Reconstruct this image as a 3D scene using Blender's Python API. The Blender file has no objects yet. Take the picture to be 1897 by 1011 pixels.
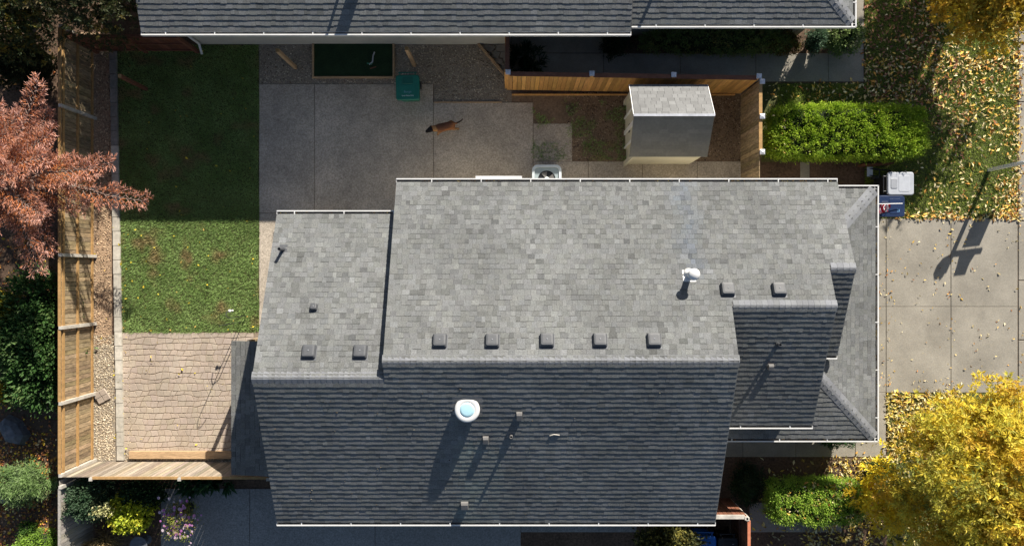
import bpy, math, random
import numpy as np
from mathutils import Matrix, Vector
random.seed(11)
rng = np.random.default_rng(11)
scn = bpy.context.scene
COL = scn.collection
# ------------------------------------------------------------------ camera, sky, sun, exposure
H, F, CX, CY = 23.5, 1343.0, 948.5, 505.5      # drone height (m), focal length in photo pixels, photo centre
cam = bpy.data.cameras.new('camera'); camo = bpy.data.objects.new('camera', cam); COL.objects.link(camo)
camo.location = (0, 0, H); cam.sensor_width = 36; cam.lens = 36 * F / 1897; cam.clip_end = 600; cam.clip_start = .1
scn.camera = camo
SUN_EL, SUN_AZ = math.radians(26.6), math.radians(23.4)
world = bpy.data.worlds.new('World'); scn.world = world; world.use_nodes = True
wn = world.node_tree.nodes; wl = world.node_tree.links
sky = wn.new('ShaderNodeTexSky'); sky.sky_type = 'NISHITA'; sky.sun_disc = False
sky.sun_elevation = SUN_EL; sky.sun_rotation = SUN_AZ
wl.new(sky.outputs[0], wn['Background'].inputs[0]); wn['Background'].inputs[1].default_value = 0.051
sl = bpy.data.lights.new('sun', 'SUN'); sl.energy = 5.0; sl.angle = math.radians(.53); sl.color = (1.0, .93, .82)
slo = bpy.data.objects.new('sun', sl); COL.objects.link(slo)
SD = Vector((math.cos(SUN_EL) * math.sin(SUN_AZ), math.cos(SUN_EL) * math.cos(SUN_AZ), math.sin(SUN_EL)))
slo.rotation_euler = (-SD).to_track_quat('-Z', 'Y').to_euler(); slo.location = SD * 60
vs = scn.view_settings
vs.view_transform = 'Standard'; vs.look = 'None'; vs.exposure = 1.0; vs.gamma = 1; vs.use_curve_mapping = False
scn.render.engine = 'CYCLES'
cy = scn.cycles
cy.use_denoising = True; cy.max_bounces = 7; cy.diffuse_bounces = 4; cy.glossy_bounces = 3; cy.transmission_bounces = 4
cy.caustics_reflective = False; cy.caustics_refractive = False
# ------------------------------------------------------------------ helpers
def G(px, py, z=0.0):
    s = (H - z) / F
    return ((px - CX) * s, (CY - py) * s)
def lin(h):
    h = h.lstrip('#'); o = []
    for i in (0, 2, 4):
        c = int(h[i:i + 2], 16) / 255
        o.append(c / 12.92 if c <= .04045 else ((c + .055) / 1.055) ** 2.4)
    return tuple(o)
WL = {}
def put(o, parent, w):
    COL.objects.link(o); w = Vector(w); WL[o] = w
    if parent is not None:
        o.parent = parent; o.location = w - WL[parent]
    else:
        o.location = w
    return o
def tag(o, label=None, cat=None, group=None, kind=None):
    if label: o['label'] = label
    if cat: o['category'] = cat
    if group: o['group'] = group
    if kind: o['kind'] = kind
    return o
def thing(name, label, cat, loc, group=None):
    loc = tuple(loc) + (0,) * (3 - len(loc))
    return tag(put(bpy.data.objects.new(name, None), None, loc), label, cat, group)
def struct(name, loc=(0, 0, 0)):
    return tag(put(bpy.data.objects.new(name, None), None, loc), kind='structure')
def raw_mesh(name, V, faces_n, idx, cols):
    """V (n,3); faces_n loops per face; idx flat loop vertices; cols per face (m,3)"""
    me = bpy.data.meshes.new(name)
    me.vertices.add(len(V)); me.vertices.foreach_set('co', np.asarray(V, np.float32).ravel())
    fn = np.asarray(faces_n, np.int32); idx = np.asarray(idx, np.int32)
    me.loops.add(len(idx)); me.loops.foreach_set('vertex_index', idx)
    me.polygons.add(len(fn)); me.polygons.foreach_set('loop_start', (np.cumsum(fn) - fn).astype(np.int32))
    me.update(calc_edges=True); me.shade_flat()
    a = me.color_attributes.new('tone', 'FLOAT_COLOR', 'CORNER')
    c = np.repeat(np.asarray(cols, np.float32), fn, axis=0)
    a.data.foreach_set('color', np.concatenate([c, np.ones((len(c), 1), np.float32)], 1).ravel())
    return me
class MB:
    def __init__(self, M=None):
        self.v = []; self.f = []; self.c = []; self.M = M; self.col = (1, 1, 1)
    def add(self, vs_, fs, col=None):
        n = len(self.v)
        if self.M is not None: vs_ = [self.M @ Vector(p) for p in vs_]
        self.v.extend([tuple(p) for p in vs_])
        for k, f in enumerate(fs):
            self.f.append([i + n for i in f]); self.c.append(col[k] if isinstance(col, list) else (col or self.col))
        return self
    def box(self, x0, x1, y0, y1, z0, z1, col=None):
        return self.add([(x0, y0, z0), (x1, y0, z0), (x1, y1, z0), (x0, y1, z0), (x0, y0, z1), (x1, y0, z1), (x1, y1, z1), (x0, y1, z1)],
                        [(3, 2, 1, 0), (4, 5, 6, 7), (0, 1, 5, 4), (1, 2, 6, 5), (2, 3, 7, 6), (3, 0, 4, 7)], col)
    def obox(self, c, ax, ay, az, sx, sy, sz, col=None):
        c, ax, ay, az = Vector(c), Vector(ax) * sx / 2, Vector(ay) * sy / 2, Vector(az) * sz / 2
        p = [c + ax * i + ay * j + az * k for k in (-1, 1) for (i, j) in ((-1, -1), (1, -1), (1, 1), (-1, 1))]
        return self.add(p, [(3, 2, 1, 0), (4, 5, 6, 7), (0, 1, 5, 4), (1, 2, 6, 5), (2, 3, 7, 6), (3, 0, 4, 7)], col)
    def tube(self, p0, p1, r0, r1=None, n=10, caps=True, col=None):
        p0, p1 = Vector(p0), Vector(p1); r1 = r0 if r1 is None else r1
        d = (p1 - p0).normalized(); a = d.orthogonal().normalized(); b = d.cross(a)
        ring = [(math.cos(2 * math.pi * i / n), math.sin(2 * math.pi * i / n)) for i in range(n)]
        vs_ = [p0 + (a * x + b * y) * r0 for x, y in ring] + [p1 + (a * x + b * y) * r1 for x, y in ring]
        fs = [(i, (i + 1) % n, n + (i + 1) % n, n + i) for i in range(n)]
        if caps: fs += [tuple(range(n))[::-1], tuple(range(n, 2 * n))]
        return self.add(vs_, fs, col)
    def path(self, pts, r, n=6, col=None):
        for a, b in zip(pts[:-1], pts[1:]): self.tube(a, b, r, r, n, True, col)
        return self
    def prism(self, poly, z0, z1, s=1.0, col=None):
        return self.loft([(poly, z0), ([(x * s, y * s) for x, y in poly], z1)], col)
    def loft(self, layers, col=None):
        n = len(layers[0][0]); vs_ = []; fs = []
        for poly, z in layers: vs_ += [(x, y, z) for x, y in poly]
        for k in range(len(layers) - 1):
            for i in range(n):
                j = (i + 1) % n; fs.append((k * n + i, k * n + j, k * n + n + j, k * n + n + i))
        fs += [tuple(range(n))[::-1], tuple(range(len(vs_) - n, len(vs_)))]
        return self.add(vs_, fs, col)
    def lathe(self, c, prof, n=24, col=None):
        vs_ = []; fs = []
        for r, z in prof:
            vs_ += [(c[0] + r * math.cos(2 * math.pi * i / n), c[1] + r * math.sin(2 * math.pi * i / n), c[2] + z) for i in range(n)]
        for k in range(len(prof) - 1):
            for i in range(n):
                j = (i + 1) % n; fs.append((k * n + i, k * n + j, k * n + n + j, k * n + n + i))
        fs += [tuple(range(n))[::-1], tuple(range(len(vs_) - n, len(vs_)))]
        return self.add(vs_, fs, col)
    def extrude_x(self, prof, x0, x1, col=None):          # prof: list of (y,z), closed
        n = len(prof)
        vs_ = [(x0, y, z) for y, z in prof] + [(x1, y, z) for y, z in prof]
        fs = [(i, (i + 1) % n, n + (i + 1) % n, n + i) for i in range(n)] + [tuple(range(n))[::-1], tuple(range(n, 2 * n))]
        return self.add(vs_, fs, col)
    def build(self, name, m, parent=None, smooth=False, kind=None):
        V = np.array(self.v, float); c = (V.min(0) + V.max(0)) / 2
        if parent is None: c[2] = V[:, 2].min()
        me = raw_mesh(name, V - c, [len(f) for f in self.f], [i for f in self.f for i in f], self.c)
        if smooth: me.shade_smooth()
        me.materials.append(m)
        o = put(bpy.data.objects.new(name, me), parent, c)
        if kind: o['kind'] = kind
        return o
def np_obj(name, V, nper, cols, m, parent=None, kind=None, faces=None):
    """V (k*nper,3) made of k polygons of nper vertices each"""
    V = np.asarray(V, float); c = (V.min(0) + V.max(0)) / 2
    if parent is None: c[2] = V[:, 2].min()
    k = len(V) // nper
    me = raw_mesh(name, V - c, np.full(k, nper), np.arange(len(V)), cols); me.materials.append(m)
    o = put(bpy.data.objects.new(name, me), parent, c)
    if kind: o['kind'] = kind
    return o
def rrect(w, d, r, n=4):
    pts = []
    for cx, cyy, a0 in ((w / 2 - r, d / 2 - r, 0), (-w / 2 + r, d / 2 - r, 90), (-w / 2 + r, -d / 2 + r, 180), (w / 2 - r, -d / 2 + r, 270)):
        for i in range(n + 1):
            a = math.radians(a0 + 90 * i / n); pts.append((cx + r * math.cos(a), cyy + r * math.sin(a)))
    return pts
_perm = rng.random((64, 64))
def vnoise(x, y, s):
    x = np.asarray(x) * s + 100; y = np.asarray(y) * s + 100
    xi = np.floor(x).astype(int); yi = np.floor(y).astype(int); fx = x - xi; fy = y - yi
    fx = fx * fx * (3 - 2 * fx); fy = fy * fy * (3 - 2 * fy)
    g = lambda a, b: _perm[a % 64, b % 64]
    return (g(xi, yi) * (1 - fx) + g(xi + 1, yi) * fx) * (1 - fy) + (g(xi, yi + 1) * (1 - fx) + g(xi + 1, yi + 1) * fx) * fy
# ------------------------------------------------------------------ materials
MATS = {}
def mk(name, col, rough=.85, amp=.2, ns=10, amp2=.12, ns2=.8, bump=0.0, stretch=(1, 1, 1), spec=.25, trans=0.0, metal=0.0, sheen=None):
    m = bpy.data.materials.new(name); m.use_nodes = True; nt = m.node_tree; N = nt.nodes; L = nt.links
    b = N['Principled BSDF']; out = N['Material Output']
    geo = N.new('ShaderNodeNewGeometry'); mp = N.new('ShaderNodeMapping'); mp.inputs['Scale'].default_value = stretch
    L.new(geo.outputs['Position'], mp.inputs[0])
    def nz(s, amp_, detail):
        n = N.new('ShaderNodeTexNoise'); n.inputs['Scale'].default_value = s; n.inputs['Detail'].default_value = detail
        n.inputs['Roughness'].default_value = .65
        L.new(mp.outputs[0], n.inputs['Vector'])
        r = N.new('ShaderNodeMapRange'); r.inputs[1].default_value = .3; r.inputs[2].default_value = .7
        r.inputs[3].default_value = 1 - amp_; r.inputs[4].default_value = 1 + amp_
        L.new(n.outputs['Fac'], r.inputs[0]); return n, r
    n1, r1 = nz(ns, amp, 5); n2, r2 = nz(ns2, amp2, 3)
    mu = N.new('ShaderNodeMath'); mu.operation = 'MULTIPLY'; L.new(r1.outputs[0], mu.inputs[0]); L.new(r2.outputs[0], mu.inputs[1])
    at = N.new('ShaderNodeAttribute'); at.attribute_name = 'tone'
    v1 = N.new('ShaderNodeVectorMath'); v1.operation = 'MULTIPLY'; v1.inputs[1].default_value = col[:3]; L.new(at.outputs['Color'], v1.inputs[0])
    v2 = N.new('ShaderNodeVectorMath'); v2.operation = 'SCALE'; L.new(v1.outputs[0], v2.inputs[0]); L.new(mu.outputs[0], v2.inputs['Scale'])
    L.new(v2.outputs[0], b.inputs['Base Color'])
    b.inputs['Roughness'].default_value = rough; b.inputs['Specular IOR Level'].default_value = spec; b.inputs['Metallic'].default_value = metal
    if bump:
        bp = N.new('ShaderNodeBump'); bp.inputs['Strength'].default_value = min(1, bump); bp.inputs['Distance'].default_value = .02
        L.new(n1.outputs['Fac'], bp.inputs['Height']); L.new(bp.outputs[0], b.inputs['Normal'])
    if trans:
        t = N.new('ShaderNodeBsdfTranslucent'); L.new(v2.outputs[0], t.inputs[0])
        mx = N.new('ShaderNodeMixShader'); mx.inputs[0].default_value = trans
        L.new(b.outputs[0], mx.inputs[1]); L.new(t.outputs[0], mx.inputs[2]); L.new(mx.outputs[0], out.inputs[0])
    MATS[name] = m
    return m
M_SHINGLE = mk('asphalt_shingle', (.156, .161, .160), .9, .32, 34, .1, .7, .25, spec=.15)
M_DECK = mk('roof_deck', (.12, .12, .12), .9)
M_CAP = mk('ridge_cap', (.185, .192, .205), .9, .15, 50, .08, 1.2, .3)
M_WHITE = mk('white_metal', (.64, .64, .63), .45, .06, 6, .06, 1.0, spec=.4)
M_WHITEP = mk('white_paint', (.8, .8, .78), .5, .04, 4, .04, 1.0)
M_SIDING = mk('beige_siding', (.64, .60, .50), .75, .05, 4, .06, .7)
M_NSIDING = mk('grey_siding', (.46, .45, .40), .75, .05, 4, .08, .7)
M_GLASS = mk('window_glass', (.02, .025, .03), .04, 0, 1, 0, 1, spec=.8)
M_CONC = mk('concrete', (.275, .253, .213), .9, .16, 30, .2, .8, .25)
M_AGG = mk('exposed_aggregate', (.42, .362, .292), .9, .42, 24, .24, .7, .5)
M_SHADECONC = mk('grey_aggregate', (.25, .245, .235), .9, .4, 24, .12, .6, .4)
M_SOIL = mk('soil', (.105, .068, .046), .95, .5, 14, .3, 1.2, .9)
M_BARK = mk('bark_mulch', (.33, .23, .15), .95, .35, 22, .2, 1.4, .8)
M_GRAVELB = mk('gravel_bed', (.27, .23, .18), .95, .4, 35, .15, 1.5, .9)
M_LAWN = mk('lawn_soil', (.085, .092, .034), .95, .4, 12, .3, 1.0, .6)
M_STAMP = mk('stamped_concrete', (.40, .335, .275), .85, .12, 20, .14, .9, .25)
M_STAMPJ = mk('joint_dirt', (.27, .21, .155), .95, .3, 20)
M_CEDAR = mk('new_cedar', (.60, .33, .11), .7, .22, 3.0, .15, 1.0, .15, (9, 9, .8))
M_CEDARD = mk('stained_cedar', (.15, .065, .04), .75, .2, 4.0, .12, 1.0, .1, (3, 3, 3))
M_WEATH = mk('weathered_board', (.31, .235, .145), .85, .45, 2.0, .25, 1.2, .25, (3, 12, 2.5))
M_GREYB = mk('grey_board', (.34, .315, .28), .85, .3, 3.0, .15, 1.2, .25, (9, 9, .9))
M_RAIL = mk('tan_rail', (.38, .23, .095), .75, .2, 3.0, .12, 1.0, .15, (4, 4, 4))
M_GREYW = mk('grey_timber', (.46, .43, .38), .85, .25, 6.0, .15, 1.2, .2)
M_TIMBER = mk('timber', (.42, .285, .165), .85, .28, 5, .15, 1.2, .2, (1.2, 9, 9))
M_GALV = mk('galvanised', (.55, .56, .60), .4, .15, 12, .1, 2, metal=.3)
M_LEAF = mk('leaf', (1, 1, 1), .55, .12, 25, .1, 2.0, trans=.35, spec=.3)
M_NEEDLE = mk('needle', (1, 1, 1), .7, .15, 25, .1, 2.0, trans=.12, spec=.2)
M_DRYLEAF = mk('fallen_leaf', (1, 1, 1), .7, .15, 30, .1, 2.0, trans=.1)
M_GRASS = mk('grass_blade', (1, 1, 1), .6, .1, 20, .15, 1.1, trans=.2)
M_WOODB = mk('tree_bark', (.11, .08, .06), .95, .35, 14, .15, 2, .8)
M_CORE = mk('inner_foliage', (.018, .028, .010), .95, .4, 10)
M_STONE = mk('stone', (.24, .225, .205), .9, .25, 12, .15, 2, .5)
M_BOULDER = mk('blue_grey_boulder', (.12, .13, .15), .85, .25, 8, .2, 2, .7)
M_PEBBLE = mk('pebble', (1, 1, 1), .9, .15, 40)
M_VENT = mk('charcoal_vent', (.068, .072, .08), .55, .12, 10, .1, 2, spec=.4)
M_VENTG = mk('grey_vent', (.16, .155, .15), .6, .15, 14, .1, 2)
M_BLACK = mk('black_plastic', (.016, .017, .02), .45, .1, 10, .1, 2, spec=.4)
M_GREEN = mk('green_plastic', (.012, .16, .105), .45, .08, 9, .08, 2, spec=.4)
M_NAVY = mk('navy_plastic', (.012, .026, .075), .4, .1, 9, .1, 2, spec=.45)
M_BLUE = mk('blue_plastic', (.01, .10, .38), .42, .08, 9, .08, 2, spec=.4)
M_GREYP = mk('grey_plastic', (.42, .44, .48), .4, .06, 7, .06, 2, spec=.45)
M_ACGREY = mk('grey_enamel', (.30, .36, .38), .45, .06, 7, .05, 2, spec=.4)
M_ACLIGHT = mk('pale_enamel', (.58, .64, .66), .45, .06, 7, .05, 2, spec=.4)
M_TURF = mk('artificial_turf', (.016, .036, .014), .9, .35, 30, .2, 3, .6)
M_SHEDWALL = mk('cream_resin', (.62, .58, .45), .6, .05, 5, .05, 1)
M_SHEDROOF = mk('grey_resin', (.14, .143, .145), .6, .1, 14, .08, 1.5)
M_SHEDSHADE = mk('shaded_resin', (.225, .21, .175), .65, .1, 14, .08, 1.5)  # same roof resin; shade on this slope is put into the colour
M_FUR = mk('dog_coat', (1, 1, 1), .85, .25, 60, .1, 8)
M_PAINT = mk('white_lettering', (.85, .85, .85), .6, 0, 1, 0, 1)
M_FLAG = mk('cloth', (1, 1, 1), .85, .05, 20)
M_RUST = mk('brown_board', (.16, .07, .04), .8, .25, 10)
M_DOME = mk('dome', (.42, .66, .74), .25, .05, 6, .05, 2, spec=.5)
def plain(name, col, rough=.6):
    m = bpy.data.materials.new(name); m.use_nodes = True
    b = m.node_tree.nodes['Principled BSDF']; b.inputs['Base Color'].default_value = (*col, 1); b.inputs['Roughness'].default_value = rough
    return m
M_LETTER = plain('letter_white', (.8, .82, .82)); M_LETTERT = plain('letter_teal', (.16, .34, .38)); M_LETTERB = plain('letter_blue', (.2, .45, .75))
# ------------------------------------------------------------------ ground and paving (structure)
def sheet(name, x0, x1, y0, y1, z, m, px=True, parent=None):
    if px:
        (x0, y1), (x1, y0) = G(x0, y0), G(x1, y1)
    b = MB(); nx = max(1, int((x1 - x0) / 1.0)); 
    b.add([(x0, y0, z), (x1, y0, z), (x1, y1, z), (x0, y1, z)], [(0, 1, 2, 3)])
    o = b.build(name, m, parent)
    if parent is None: o['kind'] = 'structure'
    return o
g = MB(); g.add([(-150, -150, 0), (150, -150, 0), (150, 150, 0), (-150, 150, 0)], [(0, 1, 2, 3)])
g.build('ground', M_SOIL)['kind'] = 'structure'
sheet('lawn', 217, 480, 84, 616, .006, M_LAWN)
sheet('lawn', 1601, 1884, -120, 404, .006, M_LAWN)
sheet('lawn', 1410, 1601, 154, 300, .005, M_LAWN)
sheet('lawn', 1643, 1884, 726, 1100, .006, M_LAWN)
sheet('mulch_strip', 150, 207, 60, 640, .004, M_BARK)
sheet('gravel_strip', 150, 226, 640, 862, .004, M_GRAVELB)
sheet('gravel_strip', 226, 470, 838, 862, .0045, M_GRAVELB)
sheet('gravel_bed', 480, 948, 70, 156, .004, M_GRAVELB)
sheet('gravel_bed', 804, 948, 156, 190, .0045, M_GRAVELB)
sheet('dirt_patch', 948, 1395, 165, 300, .004, mk('dry_dirt', (.19, .135, .09), .95, .35, 16, .25, 1.6, .6))
def slabs(name, m, rects, z=.02, th=.1, gap=.012):
    """paving structure: every cast panel its own piece with an open joint round it"""
    s = struct(name)
    for (x0, y0, x1, y1) in rects:
        (a, d), (c, b_) = G(x0, y0), G(x1, y1)
        b = MB(); t = random.uniform(.97, 1.035); e = .01
        a += gap / 2; b_ += gap / 2; c -= gap / 2; d -= gap / 2; zz = z + random.uniform(-.002, .002)
        b.add([(a, b_, zz - th), (c, b_, zz - th), (c, d, zz - th), (a, d, zz - th), (a, b_, zz - e), (c, b_, zz - e), (c, d, zz - e), (a, d, zz - e),
               (a + e, b_ + e, zz), (c - e, b_ + e, zz), (c - e, d - e, zz), (a + e, d - e, zz)],
              [(0, 1, 5, 4), (1, 2, 6, 5), (2, 3, 7, 6), (3, 0, 4, 7), (4, 5, 9, 8), (5, 6, 10, 9), (6, 7, 11, 10), (7, 4, 8, 11), (8, 9, 10, 11)], (t, t, t))
        b.build('concrete_panel', m, s)
    return s
slabs('backyard_pavement', M_AGG, [(480, 156, 583, 395), (583, 156, 803, 440), (803, 190, 988, 440), (988, 229, 1060, 299), (988, 299, 1090, 400), (1090, 299, 1190, 400),
      (1190, 299, 1292, 400), (1292, 299, 1405, 400), (480, 395, 583, 616), (583, 440, 600, 616)])
slabs('driveway', M_CONC, [(1560, 405, 1641, 568), (1641, 405, 1761, 568), (1761, 405, 1885, 568), (1560, 568, 1641, 727), (1641, 568, 1761, 727), (1761, 568, 1885, 727)])
slabs('sidewalk', M_CONC, [(1886, y, 1985, y + 109) for y in range(-140, 1100, 110)], z=.022)
slabs('front_path', M_CONC, [(1250, 760, 1376, 846), (1376, 760, 1474, 846), (1474, 760, 1584, 846), (1584, 727, 1641, 846)], z=.018)
slabs('front_path', M_CONC, [(1388, 930, 1455, 985), (1455, 930, 1560, 985)], z=.016)
slabs('side_path', M_CONC, [(948, 99, 1118, 152), (1118, 99, 1260, 152), (1260, 99, 1400, 152), (1400, 99, 1534, 152), (1534, 99, 1600, 152), (1534, 0, 1600, 99), (1534, -110, 1600, 0), (948, 40, 1118, 99)], z=.018)
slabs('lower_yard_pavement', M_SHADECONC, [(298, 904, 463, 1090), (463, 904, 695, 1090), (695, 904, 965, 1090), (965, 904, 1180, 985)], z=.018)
slabs('stepping_stone', M_CONC, [(1482, 300, 1500, 330)], z=.016)
# joint filler beds under the stamped patio
sheet('patio_bed', 226, 480, 615, 839, .008, M_STAMPJ)
# stamped patio stones: wavy courses of irregular cast stones
patio = struct('stamped_patio')
xa, yb = G(228, 838); xb, yt = G(470, 616)
rows = 21; rh = (yt - yb) / rows
def wav(x, r):
    if r in (0, rows): return yb + r * rh
    return yb + r * rh + .075 * (float(vnoise(x, r * 3.7, 1.7)) - .5) + .06 * (float(vnoise(x, r * 5.1 + 9, 4.3)) - .5)
cuts = []
for r in range(rows):
    x = xa; c = [xa]
    while True:
        x += random.uniform(.15, .27)
        if x > xb - .12: break
        c.append(x)
    c.append(xb); cuts.append(c)
for r in range(rows):
    sk = [random.uniform(-.045, .045) for _ in cuts[r]]; sk[0] = sk[-1] = 0
    for i in range(len(cuts[r]) - 1):
        x0, x1 = cuts[r][i], cuts[r][i + 1]; s0, s1 = sk[i], sk[i + 1]; g_ = .0055
        pts = []
        for t in (0, .35, .7, 1):
            x = x0 - s0 + g_ + (x1 - s1 - g_ - (x0 - s0 + g_)) * t; pts.append((x, wav(x, r) + g_ + (random.uniform(0, .012))))
        for t in (1, .65, .3, 0):
            x = x0 + s0 + g_ + (x1 + s1 - g_ - (x0 + s0 + g_)) * t; pts.append((x, wav(x, r + 1) - g_ - (random.uniform(0, .012))))
        t = random.uniform(.92, 1.07); zz = .022 + random.uniform(-.003, .003)
        mx = sum(p[0] for p in pts) / 8; my = sum(p[1] for p in pts) / 8
        b = MB(); b.loft([(pts, .004), (pts, zz - .01), ([(mx + (p[0] - mx) * .94, my + (p[1] - my) * .94) for p in pts], zz)], (t, t * random.uniform(.97, 1.01), t * random.uniform(.94, 1.0)))
        b.build('paving_stone', M_STAMP, patio)
# edging kerb of concrete blocks along the lawn
kerb = struct('edging_kerb'); y = 86
while y < 848:
    x = 205 + (y - 86) * .019; (a, d), (c, b_) = G(x, y), G(x + 12.5, y + 26)
    t = random.uniform(.85, 1.1)
    MB().box(a, c, b_ + .008, d, -.02, .09 + random.uniform(-.008, .008), (t, t, t * .97)).build('edging_block', M_STONE if y < 250 else M_GREYW, kerb)
    y += 26.4
# ------------------------------------------------------------------ roof tools
def unit(v): return Vector(v).normalized()
class Plane:
    def __init__(s, O, U, V):
        s.O, s.U, s.V = Vector(O), unit(U), unit(V); s.N = s.U.cross(s.V).normalized()
        if s.N.z < 0: s.N = -s.N
    def p(s, u, v, h=0): return s.O + s.U * u + s.V * v + s.N * h
    def hit(s, px, py):
        d = Vector(((px - CX) / F, (CY - py) / F, -1)); C = Vector((0, 0, H))
        return C + d * ((s.O - C).dot(s.N) / d.dot(s.N))
def slope_plane(ye, ze, up, pitch, x0=0):
    """roof plane with its eave along X at y=ye; up=+1 rises towards +Y, -1 towards -Y"""
    return Plane((x0, ye, ze), (1, 0, 0), (0, up, pitch))
EXPO = .15
def shingle_set(pl, nrows, ranges, tint=(1, 1, 1), wr=(.10, .225), vmax=1e9, streak=None, even=False):
    out = []
    for r in range(nrows):
        v0 = r * EXPO
        if v0 > vmax - .03: continue
        for (u0, u1) in ranges(v0 + EXPO * .5):
            u = u0
            while u < u1 - .02:
                w = min(random.uniform(*wr), u1 - u)
                if u1 - u - w < .08: w = u1 - u
                proud = random.random() < .55
                h0 = .0205 if proud else .0175
                t = random.choice([.95, 1, 1.03, 1.08]) if proud else random.choice([.79, .86, .91, .96])
                q = random.random()
                if q < .09: t *= .8
                elif q > .91: t *= 1.16
                if even: t = .95 + (t - .95) * .7; h0 = .0225 + random.uniform(-.0026, .0022)
                t *= .86 + .28 * float(vnoise(u * .9 + pl.O.y * 3, v0 * .22 + pl.O.y, 1.0) * .6 + vnoise(u, v0 + pl.O.y * 7, 1.6) * .4)
                c = (t * tint[0] * random.uniform(.99, 1.01), t * tint[1], t * tint[2] * random.uniform(.975, 1.03))
                if streak: c = tuple(a_ * b_ for a_, b_ in zip(c, streak(u, v0)))
                va = v0 + (random.uniform(-.014, .010) if even else random.uniform(-.004, .004)); vb = min(v0 + EXPO * 1.3, vmax); e = .0016
                A, B = pl.p(u + e, va, h0), pl.p(u + w - e, va, h0)
                Cc, D = pl.p(u + w - e, vb, .006), pl.p(u + e, vb, .006)
                A0, B0 = pl.p(u + e, va, -.003), pl.p(u + w - e, va, -.003)
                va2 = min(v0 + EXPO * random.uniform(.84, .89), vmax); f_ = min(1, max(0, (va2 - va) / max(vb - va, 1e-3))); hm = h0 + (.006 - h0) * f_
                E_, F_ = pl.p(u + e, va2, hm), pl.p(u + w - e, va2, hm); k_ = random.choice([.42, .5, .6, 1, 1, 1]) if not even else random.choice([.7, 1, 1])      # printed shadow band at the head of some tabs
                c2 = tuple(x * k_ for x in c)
                out.append(([A, B, Cc, D, A0, B0, E_, F_], [(0, 1, 7, 6), (6, 7, 2, 3), (4, 5, 1, 0), (4, 0, 6, 3), (5, 2, 7, 1)], [c, c2, c, c, c]))
                u += w
    return out
def place_shingles(items, parent, m, limit=300, inside=None):
    C = Vector((0, 0, H))
    def key(it):
        p = (it[0][0] + it[0][2]) / 2
        off = 0
        if inside and not inside(p): off = 1000
        return off + (p - C).length
    items = sorted(items, key=key)
    for vs_, fs, c in items[:limit]:
        MB().add(vs_, fs, c).build('shingle', m, parent)
    if len(items) > limit:
        b = MB()
        for vs_, fs, c in items[limit:]: b.add(vs_, fs, c)
        b.build('shingle_courses', m, parent, kind='stuff')
def ridge_caps(parent, P0, P1, nL, nR, m=M_CAP, half=.17, step=.145, lift=.008):
    P0, P1 = Vector(P0), Vector(P1); d = (P1 - P0).normalized(); Ln = (P1 - P0).length
    sL = d.cross(Vector(nL)).normalized(); sR = Vector(nR).cross(d).normalized()
    if sL.z > 0: sL = -sL
    if sR.z > 0: sR = -sR
    up = (Vector(nL) + Vector(nR)).normalized()
    n = max(1, int(Ln / step)); st = Ln / n
    for i in range(n):
        a = P0 + d * (i * st); b_ = P0 + d * min(Ln, (i + 1.35) * st)
        vs_ = []
        for q, h in ((a, lift + .007), (b_, lift)):
            for k, (s, w) in enumerate(((sL, half), (sL, .03), (sR, .03), (sR, half))):
                nn = Vector(nL) if k < 2 else Vector(nR)
                vs_.append(q + s * w + nn * h + (up * .002 if k in (1, 2) else Vector()))
        for q in (a, b_):
            vs_ += [q + sL * half, q + sR * half, q]
        t = random.uniform(.9, 1.12)
        MB().add(vs_, [(0, 1, 5, 4), (1, 2, 6, 5), (2, 3, 7, 6), (0, 8, 10, 1), (1, 10, 2), (2, 10, 9, 3), (0, 4, 11, 8), (3, 9, 12, 7), (4, 5, 13, 11), (5, 6, 13), (6, 7, 12, 13)],
                 (t, t, t * random.uniform(.98, 1.03))).build('ridge_cap', m, parent)
def gutter(parent, A, B, outv, z, hang=1.4, w=.115, h=.11, lead=0):
    A, B, o = Vector((*A, z)), Vector((*B, z)), Vector((*outv, 0)); d = (B - A).normalized(); Ln = (B - A).length; up = Vector((0, 0, 1)); mid = (A + B) / 2
    b = MB()
    b.obox(mid + o * .006 - up * h / 2, d, o, up, Ln, .01, h)
    b.obox(mid + o * (w / 2) - up * (h - .005), d, o, up, Ln, w - .026, .01, (.18, .17, .16))
    b.obox(mid + o * (w - .008) - up * (h / 2 - .002), d, o, up, Ln, .014, h + .004)
    b.obox(mid + o * (w - .018) + up * .006, d, o, up, Ln, .036, .012)
    b.obox(A + o * w / 2 - up * h / 2 - d * .006, d, o, up, .012, w, h)
    b.obox(B + o * w / 2 - up * h / 2 + d * .006, d, o, up, .012, w, h)
    gt = b.build('gutter', M_WHITE, parent)
    s = hang * .5 + lead
    while s < Ln:
        MB().obox(A + d * s + o * (w / 2) + up * .014, d, o, up, .028, w, .006).build('hanger', M_WHITE, gt); s += hang
    return gt
PITCH = .45; CP = math.sqrt(1 + PITCH * PITCH)
Nup = unit((0, PITCH, 1)); Ndn = unit((0, -PITCH, 1))
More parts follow.
